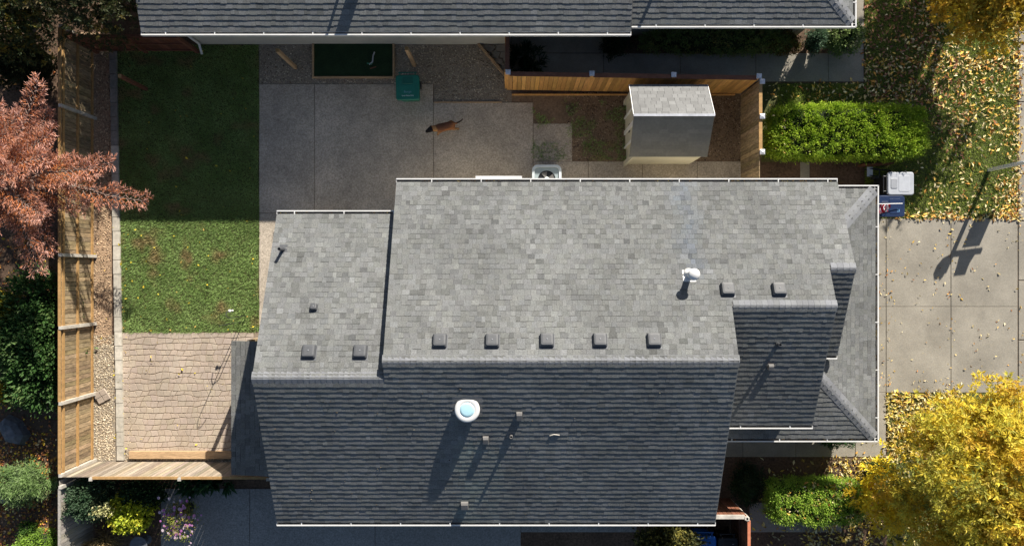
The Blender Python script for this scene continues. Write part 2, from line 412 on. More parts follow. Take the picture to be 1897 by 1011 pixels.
# ------------------------------------------------------------------ main house
house = thing('house', 'single storey house with weathered grey shingle roof filling the middle of the view', 'house', (0, -2.2, 0))
EZ = 3.0; YU, YL = 2.56, -7.03
YR = (YU + YL) / 2; ZR = EZ + (YU - YR) * PITCH
YUL = 1.656; YRL = (YUL + YL) / 2; ZRL = EZ + (YUL - YRL) * PITCH
XL, XM, XMR, X2, X3 = -6.65, -3.27, 5.75, 8.5, 9.2
Y2L = -4.29; Y2R = (YU + Y2L) / 2; Z2R = EZ + (YU - Y2R) * PITCH
Y3L = -2.32; Y3R = (YU + Y3L) / 2; Z3R = EZ + (YU - Y3R) * PITCH
T = .16
def chevron(b, x0, x1, yu, yr, zr, yl, ze=EZ):
    e = .004
    b.extrude_x([(yu, ze - e), (yr, zr - e), (yl, ze - e), (yl, ze - T), (yr, zr - T), (yu, ze - T)], x0, x1)
roof = MB()
chevron(roof, XL, XM - .002, YUL, YRL, ZRL, YL)
chevron(roof, XM, XMR, YU, YR, ZR, YL)
chevron(roof, XMR + .002, X2, YU, Y2R, Z2R, Y2L)
chevron(roof, X2 + .002, X3, YU, Y3R, Z3R, Y3L)
# garage hip roof
HZ, HP, HX, HYU, HYL = 2.2, .32, 10.665, 2.466, -4.845
hyr = (HYU + HYL) / 2; hrun = HYU - hyr; hxr = HX - hrun; hzr = HZ + hrun * HP
hx0 = 5.2
roof.add([(hx0, HYL, HZ), (HX, HYL, HZ), (HX, HYU, HZ), (hx0, HYU, HZ), (hx0, hyr, hzr), (hxr, hyr, hzr),
          (hx0, HYL, HZ - T), (HX, HYL, HZ - T), (HX, HYU, HZ - T), (hx0, HYU, HZ - T)],
         [(0, 1, 5, 4), (1, 2, 5), (2, 3, 4, 5), (3, 0, 4), (6, 9, 8, 7), (0, 6, 7, 1), (1, 7, 8, 2), (2, 8, 9, 3), (3, 9, 6, 0)])
roof = roof.build('roof', M_DECK, house)
PU = slope_plane(YU, EZ, -1, PITCH); PUL = slope_plane(YUL, EZ, -1, PITCH); PL = slope_plane(YL, EZ, 1, PITCH)
P2L = slope_plane(Y2L, EZ, 1, PITCH); P3L = slope_plane(Y3L, EZ, 1, PITCH)
PHR = Plane((HX, 0, HZ), (0, 1, 0), (-1, 0, HP)); PHL = slope_plane(HYL, HZ, 1, HP); PHU = slope_plane(HYU, HZ, -1, HP)
CH = math.sqrt(1 + HP * HP)
def run(v, cp=CP): return v / cp
# metal wash-off below the flue has bleached the granules; paler greenish streaks below vents
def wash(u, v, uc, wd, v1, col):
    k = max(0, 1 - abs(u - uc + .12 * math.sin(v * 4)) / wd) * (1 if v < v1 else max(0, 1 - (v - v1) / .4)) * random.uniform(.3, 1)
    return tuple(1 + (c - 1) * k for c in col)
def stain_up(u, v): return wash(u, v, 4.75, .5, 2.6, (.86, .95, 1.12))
def streak_low(u, v):
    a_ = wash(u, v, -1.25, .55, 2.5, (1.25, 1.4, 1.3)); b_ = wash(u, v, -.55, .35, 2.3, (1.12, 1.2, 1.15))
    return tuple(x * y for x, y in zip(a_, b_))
items = []
def r_upper(v):
    y = YU - run(v + EXPO * .8)
    r = [(XM, XMR)]
    if y > Y2R: r.append((XMR, X2))
    if y > Y3R: r.append((X2, X3))
    return [(r[0][0], r[-1][1])]
items += shingle_set(PU, int((YU - YR) * CP / EXPO) + 1, r_upper, vmax=(YU - YR) * CP, streak=stain_up)
items += shingle_set(PUL, int((YUL - YRL) * CP / EXPO) + 1, lambda v: [(XL, XM - .03)], vmax=(YUL - YRL) * CP)
def r_lower(v):
    y = YL + run(v + EXPO * .8)
    return [(XL, XMR)] if y < YRL else [(XM, XMR)]
items += shingle_set(PL, int((YR - YL) * CP / EXPO) + 1, r_lower, vmax=(YR - YL) * CP, streak=streak_low, even=True)
items += shingle_set(P2L, int((Y2R - Y2L) * CP / EXPO) + 1, lambda v: [(XMR + .02, X2)], vmax=(Y2R - Y2L) * CP, even=True)
items += shingle_set(P3L, int((Y3R - Y3L) * CP / EXPO) + 1, lambda v: [(X2 + .02, X3)], vmax=(Y3R - Y3L) * CP, even=True)
items += shingle_set(PHR, int(hrun * CH / EXPO), lambda v: [(HYL + run(v, CH), HYU - run(v, CH))])
items += shingle_set(PHL, int(hrun * CH / EXPO), lambda v: [(XMR + .05, HX - run(v, CH))], even=True)
items += shingle_set(PHU, int(.9 * CH / EXPO), lambda v: [(8.9, HX - run(v, CH))])
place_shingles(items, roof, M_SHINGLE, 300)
ridge_caps(roof, (XM - .02, YR, ZR), (XMR + .02, YR, ZR), Nup, Ndn)
ridge_caps(roof, (XL - .02, YRL, ZRL), (XM + .02, YRL, ZRL), Nup, Ndn)
ridge_caps(roof, (XMR + .04, Y2R, Z2R), (X2 + .02, Y2R, Z2R), Nup, Ndn)
ridge_caps(roof, (X2 + .04, Y3R, Z3R), (X3 + .02, Y3R, Z3R), Nup, Ndn)
Nhr = unit((HP, 0, 1)); Nhl = unit((0, -HP, 1)); Nhu = unit((0, HP, 1))
ridge_caps(roof, (HX - .03, HYL + .03, HZ + .009), (HX - 2.3, HYL + 2.3, HZ + 2.3 * HP), Nhr, Nhl, lift=.020)
ridge_caps(roof, (HX - .03, HYU - .03, HZ + .009), (HX - 1.5, HYU - 1.5, HZ + 1.5 * HP), Nhr, Nhu, lift=.020)
# walls
def gable_wall(b, x0, x1, yu, yl, yeu, yel, yr, zr, ze=EZ, pitch=PITCH):
    zu = ze + (yeu - yu) * pitch - T - .01; zl = ze + (yl - yel) * pitch - T - .01
    b.extrude_x([(yu, 0), (yu, zu), (yr, zr - T - .01), (yl, zl), (yl, 0)], x0, x1)
WU, WUL = YU - .45, YUL - .45
w = MB()
gable_wall(w, XL + .35, XM + .1, WUL, YL + .45, YUL, YL, YRL, ZRL)
gable_wall(w, XM + .1, XMR - .3, WU, YL + .45, YU, YL, YR, ZR)
gable_wall(w, XMR - .3, X2 - .3, WU - .002, Y2L + .5, YU, Y2L, Y2R, Z2R)
gable_wall(w, X2 - .3, X3 - .3, WU - .004, Y3L + .4, YU, Y3L, Y3R, Z3R)
w.box(XMR - .29, HX - .45, HYL + .45, HYU - .45, 0, HZ - T - .01)
house_wall = w.build('wall', M_SIDING, house)
def window(parent, xc, y, z0, z1, wd, face, split=1):
    """face +1 looks to +Y"""
    f = MB(); fr = .06; o = .03 * face
    ya, yb_ = sorted((y + .001 * face, y + o * 1.6))
    f.box(xc - wd / 2 - fr, xc + wd / 2 + fr, ya, yb_, z1, z1 + fr); f.box(xc - wd / 2 - fr, xc + wd / 2 + fr, ya, yb_, z0 - fr, z0)
    for k in range(split + 1):
        x = xc - wd / 2 + wd * k / split; f.box(x - fr / 2, x + fr / 2, ya, yb_, z0 + .001, z1 - .001)
    fo = f.build('window', M_WHITEP, parent)
    for k in range(split):
        x0 = xc - wd / 2 + wd * k / split + fr / 2 + .002; x1 = xc - wd / 2 + wd * (k + 1) / split - fr / 2 - .002
        y0, y1 = sorted((y + .004 * face, y + .02 * face)); MB().box(x0, x1, y0, y1, z0 + .002, z1 - .002).build('pane', M_GLASS, fo)
window(house, -4.75, WUL, .12, 2.1, 2.3, 1, 3)
window(house, -2.2, WU, .9, 2.15, 1.1, 1, 2); window(house, .35, WU, .9, 2.15, 1.1, 1, 2); window(house, 3.6, WU, .9, 2.15, 1.3, 1, 2)
window(house, -4.6, YL + .45, .9, 2.15, 1.5, -1, 2); window(house, -.5, YL + .45, .9, 2.15, 1.5, -1, 2); window(house, 3.2, YL + .45, .9, 2.15, 1.2, -1, 2)
# garage door on the street side
gd = MB()
for k in range(4): gd.box(HX - .449, HX - .41, -3.4, 1.2, .03 + k * .52, .54 + k * .52)
gd.build('garage_door', M_WHITEP, house)
for (a, b_, o, z, lead) in (((XM, YU), (X3, YU), (0, 1), EZ, .3), ((XL, YUL), (XM - .03, YUL), (0, 1), EZ, -.2), ((XL, YL), (XMR, YL), (0, -1), EZ, 0),
                            ((XMR + .01, Y2L), (X2, Y2L), (0, -1), EZ, 0), ((X2 + .02, Y3L), (X3, Y3L), (0, -1), EZ - .02, 5),
                            ((HX, HYL - .1), (HX, HYU + .1), (1, 0), HZ, 0), ((X3 + .01, HYU), (HX + .1, HYU), (0, 1), HZ, 5), ((XMR + .01, HYL), (HX + .1, HYL), (0, -1), HZ, 0)):
    gutter(house, a, b_, o, z - .01, lead=lead)
# ---- roof fittings
def frame_at(pl, px, py):
    P = pl.hit(px, py); x, z = pl.U, pl.N; y_ = z.cross(x)
    if y_.dot(pl.V) < 0: x = -x; y_ = z.cross(x)
    return P, Matrix(((x.x, y_.x, z.x, P.x), (x.y, y_.y, z.y, P.y), (x.z, y_.z, z.z, P.z), (0, 0, 0, 1)))
def flange(b, w, d, col=(1, 1, 1), y=0): b.box(-w / 2, w / 2, y - d / 2, y + d / 2, .001, .018, col)
def box_vent(pl, px, py, s=.36, h=.13, m=M_VENT, label=None):
    P, M = frame_at(pl, px, py); b = MB(M)
    flange(b, s * 1.12, s * 1.1, (1.5, 1.5, 1.5), s * .08)
    b.loft([(rrect(s, s, .03), .02), (rrect(s, s, .03), h * .55), ([(x * .84, y_ * .86 - .012) for x, y_ in rrect(s, s, .05)], h * .95), ([(x * .6, y_ * .6 - .012) for x, y_ in rrect(s, s, .05)], h)])
    o = b.build('roof_vent', m, house)
    cap = MB(M); cap.lathe((0, -.01, h), [(.022, 0), (.02, .006), (.008, .01)], 10, (2.2, 2.2, 2.2)); cap.build('rivet', m, o)
    return o
for px, py in ((815, 632), (912, 632), (1013, 631), (1111, 631), (1211, 631)): box_vent(PU, px, py)
for px, py in ((1347, 537), (1442, 537)): box_vent(PU, px, py)
for px, py in ((573, 652), (668, 652)): box_vent(PUL, px, py)
box_vent(PUL, 582, 570, .19, .12)
def pipe(pl, px, py, r, h, m=M_VENTG, fl=.22, name='vent_pipe'):
    P, M = frame_at(pl, px, py); b = MB(M); flange(b, fl, fl * 1.25, (1, 1, 1)); b.M = None
    b.tube(P - Vector((0, 0, .05)), P + Vector((0, 0, .07)), r * 1.8, r * 1.25, 14)
    b.lathe(P, [(r, 0), (r, h), (r * .78, h), (r * .76, h - .06)], 14)
    o = b.build(name, m, house); 
    return o
pipe(PUL, 525, 462, .045, .38, M_VENT); pipe(PL, 947, 806, .042, .21); pipe(P2L, 1440, 637, .045, .22, M_VENT)
def hood(pl, px, py, w, d, h, m=M_VENTG):
    P, M = frame_at(pl, px, py); b = MB(M); flange(b, w * 1.35, d * 1.3, (.9, .85, .8), .03)
    b.loft([([(-w / 2, -d / 2), (w / 2, -d / 2), (w / 2, d / 2), (-w / 2, d / 2)], .018), ([(-w / 2, -d / 2), (w / 2, -d / 2), (w / 2, d / 2), (-w / 2, d / 2)], h * .7),
            ([(-w / 2 * .92, -d / 2 * .95), (w / 2 * .92, -d / 2 * .95), (w / 2 * .92, d / 2 * .5), (-w / 2 * .92, d / 2 * .5)], h)])
    return b.build('vent_hood', m, house)
hood(PL, 962, 768, .15, .22, .12); hood(PL, 900, 812, .15, .19, .12); hood(PL, 861, 933, .2, .22, .12); hood(P2L, 1427, 678, .14, .16, .1)
# attic fan: neck, wide white cap and pale dome
P, M = frame_at(PL, 866, 757); b = MB(M); flange(b, .78, .62, (.35, .32, .3), .12); b.M = None
b.tube(P - Vector((0, 0, .12)), P + Vector((0, 0, .10)), .21, .21, 28)
fan = b.build('attic_fan', M_WHITE, house)
b = MB(); b.lathe(P + Vector((0, 0, .085)), [(.26, 0), (.325, .015), (.33, .035), (.30, .05), (.215, .065), (.20, .055), (.19, .055)], 36); b.build('fan_cap', M_WHITE, fan, True)
b = MB(); b.lathe(P + Vector((0, 0, .135)), [(.195, 0), (.19, .01), (.13, .018), (.05, .022)], 28); b.build('dome', M_DOME, fan, True)
# white flue
P, M = frame_at(PU, 1276, 508); b = MB(M); flange(b, .34, .34, y=.05); fl = b.build('flue', M_WHITE, house)
b = MB(); b.lathe(P, [(.17, -.05), (.13, .06), (.085, .09), (.085, .42), (.10, .43), (.10, .47), (.085, .475), (.085, .52), (.15, .53), (.155, .58), (.12, .62), (.03, .65)], 24); b.build('flue_cap', M_WHITE, fl, True)
# awning case on the back wall
b = MB(); xa_, _ = G(881, 0, 2.75); xb_, _ = G(967, 0, 2.75); b.box(xa_, xb_, YU + .12, YU + .21, 2.66, 2.78); b.box(xa_, xb_, WU, YU + .12, 2.70, 2.74)
b.build('awning_case', M_WHITE, house)
# ---- patio cover on the gable end
cover = thing('patio_cover', 'low shingled patio cover attached to the gable end beside the stamped patio', 'patio cover', (-7.4, -3.9, 0))
cx0, cx1, cy0, cy1, cz0, cpit = -8.24, XL + .34, -5.92, -2.0, 2.2, .16
czf = lambda x: cz0 + (x - cx0) * cpit
b = MB(); b.add([(cx0, cy0, cz0 - .004), (cx1, cy0, czf(cx1) - .004), (cx1, cy1, czf(cx1) - .004), (cx0, cy1, cz0 - .004), (cx0, cy0, cz0 - .14), (cx1, cy0, czf(cx1) - .14), (cx1, cy1, czf(cx1) - .14), (cx0, cy1, cz0 - .14)],
              [(0, 1, 2, 3), (7, 6, 5, 4), (0, 4, 5, 1), (1, 5, 6, 2), (2, 6, 7, 3), (3, 7, 4, 0)])
cr = b.build('roof', M_DECK, cover)
PC = Plane((cx0, cy0, cz0), (0, 1, 0), (1, 0, cpit))
place_shingles(shingle_set(PC, int((cx1 - cx0) * 1.013 / EXPO), lambda v: [(0, cy1 - cy0)], (1.0, .98, .95)), cr, M_SHINGLE, 300)
for y_ in (cy0 + .12, cy1 - .12): MB().box(cx0 + .08, cx0 + .18, y_ - .05, y_ + .05, 0, cz0 - .14).build('post', M_WEATH, cover)
# ------------------------------------------------------------------ neighbouring house at the top
nb = thing('neighbor_house', 'neighbouring house whose blue-grey shingled eave and white gutter line the top edge', 'house', (-1, 10, 0))
NP = .365; NC = math.sqrt(1 + NP * NP); NEZ = 2.82; NY1, NY2, NXL, NXS, NXR = 6.89, 7.13, -10.58, 3.41, 9.74
b = MB(); ry = NY1 + 4.5; rz = NEZ + 4.5 * NP
b.extrude_x([(NY1, NEZ - .004), (ry, rz - .004), (ry + 4.5, NEZ), (ry + 4.5, NEZ - T), (ry, rz - T), (NY1, NEZ - T)], NXL, NXS - .002)
r2 = 4.25; ry2 = NY2 + r2; rz2 = NEZ + r2 * NP - .05
z2 = NEZ - .05
b.add([(NXS, NY2, z2 - .004), (NXR, NY2, z2 - .004), (NXR, NY2 + 2 * r2, z2 - .004), (NXS, NY2 + 2 * r2, z2 - .004), (NXS, ry2, rz2 - .004), (NXR - r2, ry2, rz2 - .004),
       (NXS, NY2, z2 - T), (NXR, NY2, z2 - T), (NXR, NY2 + 2 * r2, z2 - T), (NXS, NY2 + 2 * r2, z2 - T)],
      [(0, 1, 5, 4), (1, 2, 5), (2, 3, 4, 5), (3, 0, 4), (6, 9, 8, 7), (0, 6, 7, 1), (1, 7, 8, 2), (2, 8, 9, 3), (3, 9, 6, 0)])
nroof = b.build('roof', M_DECK, nb)
PN1 = slope_plane(NY1, NEZ, 1, NP); PN2 = slope_plane(NY2, z2, 1, NP); PNR = Plane((NXR, 0, z2), (0, 1, 0), (-1, 0, NP))
its = shingle_set(PN1, 11, lambda v: [(NXL, NXS - .02)], even=True) + shingle_set(PN2, 10, lambda v: [(NXS, NXR - v / NC)], even=True) + shingle_set(PNR, 10, lambda v: [(NY2 + v / NC, NY2 + 2.5)])
place_shingles(its, nroof, M_SHINGLE, 300)
ridge_caps(nroof, (NXR - .03, NY2 + .03, z2 + .01), (NXR - 1.5, NY2 + 1.5, z2 + 1.5 * NP), unit((NP, 0, 1)), unit((0, -NP, 1)), lift=.020)
w = MB()
w.extrude_x([(7.4, 0), (7.4, NEZ - T - .02 + .57 * NP), (ry, rz - T - .02), (15.3, NEZ - T - .02), (15.3, 0)], NXL + .4, -.03)
w.extrude_x([(8.5, 0), (8.5, NEZ - T - .02 + 1.3 * NP), (ry, rz - T - .02), (15.3, NEZ - T - .02), (15.3, 0)], -.03, NXS - .05)
w.box(NXS - .04, NXR - .5, NY2 + .55, 15, 0, z2 - T - .01)
w.build('wall', M_NSIDING, nb)
window(nb, -5.2, 7.4, 1.2, 2.2, 1.0, -1, 2); window(nb, -2.0, 7.4, 1.2, 2.2, .8, -1, 2)
gutter(nb, (NXL, NY1), (NXS - .02, NY1), (0, -1), NEZ - .01); gutter(nb, (NXS + .01, NY2), (NXR + .1, NY2), (0, -1), z2 - .01); gutter(nb, (NXR, NY2 - .1), (NXR, NY2 + 3), (1, 0), z2 - .01)
a = Vector((*G(330, 66, 2.6), 2.6)); c_ = Vector((*G(361, 88, .1), .12))
b = MB(); b.path([Vector((-9.9, NY1 - .06, 2.68)), Vector((-10.02, 7.33, 2.4)), Vector((-10.02, 7.33, .3)), Vector((-10.0, 7.05, .12))], .04, 8); b.build('downspout', M_WHITE, nb)
for (x, y_, s, hh) in ((-4.35, 8.02, .17, .45), (-4.65, 8.25, .04, .5), (4.1, 8.1, .045, .5)):
    zz = NEZ + (y_ - NY1) * NP; b = MB(); b.tube((x, y_, zz - .1), (x, y_, zz + hh), s, s, 14); b.lathe((x, y_, zz + hh), [(s * 1.4, -.03), (s * 1.4, .03), (s * .5, .08)], 14); b.build('vent_pipe', M_VENTG, nb)
# ------------------------------------------------------------------ fences
def fence(name, label, A, B, ht, side, mb_, mr, mp_, posts, bw=.14, cap=None, capm=None, group='timber fences round the yard', rails=True, cap_post=None, zcap=.04):
    """A,B ground ends; side=+1: rails on the left of A->B"""
    A, B = Vector((*A, 0)), Vector((*B, 0)); d = (B - A).normalized(); n = Vector((-d.y, d.x, 0)) * side; up = Vector((0, 0, 1)); Ln = (B - A).length
    t = thing(name, label, 'fence', (A + B) / 2, group)
    k = max(1, round(Ln / bw)); st = Ln / k
    for i in range(k):
        tt = random.uniform(.62, 1.25); h_ = ht - random.uniform(0, .008)
        MB().obox(A + d * (st * (i + .5)) + up * (h_ / 2 + .03), d, n, up, st - .012, .02 + random.uniform(-.002, .003), h_ - .06,
                  (tt, tt * random.uniform(.95, 1.03), tt * random.uniform(.88, 1.05))).build('board', mb_, t)
    cuts_ = sorted(p for p in posts if -.01 <= p <= Ln + .01)
    if rails:
        for z in (.16, ht * .52, ht - .14):
            for s0, s1 in zip(cuts_[:-1], cuts_[1:]):
                MB().obox(A + d * ((s0 + s1) / 2) + n * .034 + up * z, d, n, up, s1 - s0 - .1, .042, .085).build('rail', mr, t)
    for p in cuts_:
        po = MB().obox(A + d * p + n * .058 + up * (ht + .06) / 2, d, n, up, .095, .095, ht + .06).build('post', mp_, t)
        if cap_post:
            q = A + d * p + n * .058 + up * (ht + .06)
            MB().add([q + d * i * .075 + n * j * .075 + up * z for z in (.002, .03) for i, j in ((-1, -1), (1, -1), (1, 1), (-1, 1))] + [q + up * .055],
                     [(0, 1, 5, 4), (1, 2, 6, 5), (2, 3, 7, 6), (3, 0, 4, 7), (4, 5, 8), (5, 6, 8), (6, 7, 8), (7, 4, 8), (3, 2, 1, 0)]).build('post_cap', cap_post, po)
    if cap:
        for s0, s1 in zip(cuts_[:-1], cuts_[1:]):
            MB().obox(A + d * ((s0 + s1) / 2) + n * .02 + up * (ht + zcap / 2 + .002), d, n, up, s1 - s0 - .1, cap, zcap).build('cap_rail', capm or mr, t)
    return t
FX = -13.55
fence('board_fence', 'long tan board fence with rails between the mulch strip and the shrub bed', (FX, 7.4), (FX, -6.12), 1.8, 1, M_WEATH, M_RAIL, M_GREYW, [.02, 2.4, 4.7, 6.86, 9.04, 11.3, 13.45], cap=.075, capm=M_RAIL)
fence('board_fence', 'grey weathered fence run going down past the variegated shrub in the bottom corner', (FX, -6.2), (FX, -9.4), 1.8, 1, M_GREYB, M_GREYB, M_GREYW, [.2, 2.6], cap=.075, capm=M_GREYB, rails=False)
fence('board_fence', 'sunlit pale board fence along the foot of the stamped patio', (FX + .06, -6.1), (-7.2, -6.1), 1.8, -1, mk('pale_board', (.29, .245, .195), .85, .28, 3, .15, 1.2, .2, (9, 9, .9)), M_RAIL, M_GREYW, [.9, 3.55, 6.2], cap=.075, capm=M_RAIL, rails=False)
fence('board_fence', 'dark brown fence panel between shrubs and the downspout of the top house', (-10.12, 7.2), (FX, 7.2), 1.5, 1, M_CEDARD, M_CEDARD, M_CEDARD, [.05, 1.7, 3.3], cap=.075)
fence('cedar_fence', 'short cedar fence with brown cap meeting the grey house wall', (-.12, 7.38), (-.12, 6.0), 1.83, -1, M_CEDAR, M_CEDAR, M_CEDAR, [.0, 1.36], cap=.13, capm=M_CEDARD, rails=False)
fence('cedar_fence', 'orange cedar fence with brown cap behind the garden shed', (-.12, 5.92), (7.37, 5.80), 1.83, 1, M_CEDAR, M_CEDAR, M_CEDAR, [0, 2.5, 4.94, 7.48], cap=.13, capm=M_CEDARD, rails=False, cap_post=M_GALV)
fence('cedar_fence', 'cedar fence with gate closing the yard between shed and long clipped hedge', (7.40, 5.72), (7.40, 2.5), 1.83, 1, M_WEATH, M_RAIL, M_RAIL, [.02, 1.06, 2.12], cap=.1, capm=M_RAIL, cap_post=M_GALV)
kick = MB(); kick.box(.0, 7.2, 5.74, 5.77, .0, .13)
kick.build('kickboard', M_CEDAR, [o for o in WL if o.type == 'EMPTY' and o.get('label', '').startswith('orange cedar')][0])
fence('board_fence', 'grey topped fence corner at the bottom beside the blue and black bins', (6.0, -7.28), (7.05, -7.28), 1.75, -1, M_CEDARD, M_GREYW, M_GREYW, [.0, 1.02], cap=.12, capm=M_GREYW)
fence('board_fence', 'reddish fence run going down beside the black lidded bin', (7.12, -7.36), (7.12, -9.6), 1.75, -1, M_CEDARD, M_CEDARD, M_GREYW, [.0, 2.2], cap=.09, capm=mk('red_cap', (.5, .18, .1), .7))
# posts standing in the yard
for (bx, by, ht, lb) in ((272, 166, 1.62, 'lone wooden post in the shaded lawn'), (548, 126, 1.85, 'wooden post in gravel between lawn and turf box'), (768, 122, 1.8, 'wooden post behind the green yard bin')):
    x, y_ = G(bx, by); t = thing('wooden_post', lb, 'post', (x, y_, 0), 'cut posts standing in the yard')
    MB().box(x - .05, x + .05, y_ - .05, y_ + .05, -.05, ht).build('shaft', M_TIMBER if bx != 272 else M_CEDARD, t); MB().box(x - .052, x + .052, y_ - .052, y_ + .052, ht + .001, ht + .012).build('cut_end', M_RAIL, t)
# ------------------------------------------------------------------ garden shed
shed = thing('garden_shed', 'cream resin garden shed with sunlit and shaded grey roof slopes', 'shed', (4.7, 4.5, 0))
sx0, sx1, sy0, sy1 = 3.70, 5.74, 3.52, 5.5; sez, srz = 1.9, 2.68; syr = 4.53
b = MB(); b.extrude_x([(sy1, 0), (sy1, sez + .02), (syr, srz - .06), (sy0, sez + .02), (sy0, 0)], sx0, sx1); b.build('wall', M_SHEDWALL, shed)
rx0, rx1, ryu, ryl = 3.5, 5.82, 5.6, 3.46
b = MB(); b.extrude_x([(ryu, sez), (syr, srz), (syr, srz - .05), (ryu, sez - .05)], rx0, rx1); sr1 = b.build('roof', M_SHEDROOF, shed)
ymid, zmid = 4.17, 2.42
b = MB(); b.extrude_x([(syr - .001, srz), (ymid, zmid), (ryl, sez), (ryl, sez - .05), (ymid, zmid - .05), (syr - .001, srz - .05)], rx0, rx1, (1, 1, 1)); sr2 = b.build('roof', M_SHEDSHADE, shed)
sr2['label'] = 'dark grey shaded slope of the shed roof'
pl = Plane((0, ryu, sez), (1, 0, 0), (0, syr - ryu, srz - sez)); L_ = math.hypot(syr - ryu, srz - sez); nr = 9
for r in range(nr):
    u = rx0 + .02
    while u < rx1 - .03:
        w_ = min(random.uniform(.14, .27), rx1 - .02 - u); t = random.uniform(.82, 1.2); v0 = r * L_ / nr + .005; v1 = (r + 1) * L_ / nr + .01; e = .004
        if rx1 - .02 - u - w_ < .06: w_ = rx1 - .02 - u
        MB().add([pl.p(u + e, v0, .014), pl.p(u + w_ - e, v0, .014), pl.p(u + w_ - e, v1, .004), pl.p(u + e, v1, .004), pl.p(u + e, v0, 0), pl.p(u + w_ - e, v0, 0)],
                 [(0, 1, 2, 3), (4, 5, 1, 0), (4, 0, 3), (5, 2, 1)], (t, t, t)).build('shingle', M_SHEDROOF, sr1)
        u += w_
for (ya, za, yb2, zb) in ((ryl, sez, ymid, zmid), (ymid, zmid, syr, srz)):
    pl2 = Plane((0, ya, za), (1, 0, 0), (0, yb2 - ya, zb - za)); L2 = math.hypot(yb2 - ya, zb - za); n2 = max(2, round(L2 / .13))
    for r in range(n2):
        u = rx0 + .02
        while u < rx1 - .03:
            w_ = random.uniform(.2, .34)
            if rx1 - .02 - u - w_ < .1: w_ = rx1 - .02 - u
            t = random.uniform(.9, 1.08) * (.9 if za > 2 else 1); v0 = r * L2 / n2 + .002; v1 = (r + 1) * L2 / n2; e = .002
            MB().add([pl2.p(u + e, v0, .013), pl2.p(u + w_ - e, v0, .013), pl2.p(u + w_ - e, v1, .003), pl2.p(u + e, v1, .003), pl2.p(u + e, v0, 0), pl2.p(u + w_ - e, v0, 0)],
                     [(0, 1, 2, 3), (4, 5, 1, 0), (4, 0, 3), (5, 2, 1)], (t, t, t)).build('shingle', M_SHEDSHADE, sr2)
            u += w_
MB().obox((4.66, syr, srz + .006), (1, 0, 0), (0, 1, 0), (0, 0, 1), 2.34, .07, .03).build('ridge_trim', M_GALV, shed)
for x in (rx0 - .008, rx1 + .008):
    b = MB(); b.extrude_x([(ryu, sez + .018), (syr, srz + .018), (syr, srz - .05), (ryu, sez - .05)], x - .008, x + .008); b.build('rake_trim', M_WHITEP, shed)
for y0, y1 in ((4.0, 4.49), (4.51, 5.0)):
    dr = MB().box(sx0 - .045, sx0 - .004, y0, y1, .1, 1.78).build('door', M_SHEDWALL, shed)
    MB().box(sx0 - .075, sx0 - .046, y0 + .36 if y0 < 4.3 else y0 + .06, y0 + .40 if y0 < 4.3 else y0 + .1, .9, 1.1).build('handle', M_BLACK, dr)
    f = MB(); f.box(sx0 - .09, sx0 - .046, y0, y0 + .05, .1, 1.78); f.box(sx0 - .09, sx0 - .046, y1 - .05, y1, .1, 1.78); f.build('door_trim', M_WHITEP, dr)
for y0, y1 in ((3.46, 3.6), (5.42, 5.56)):
    MB().box(sx0 - .09, sx0 - .003, y0, y1, 0, 1.86).build('corner_post', M_SHEDWALL, shed)
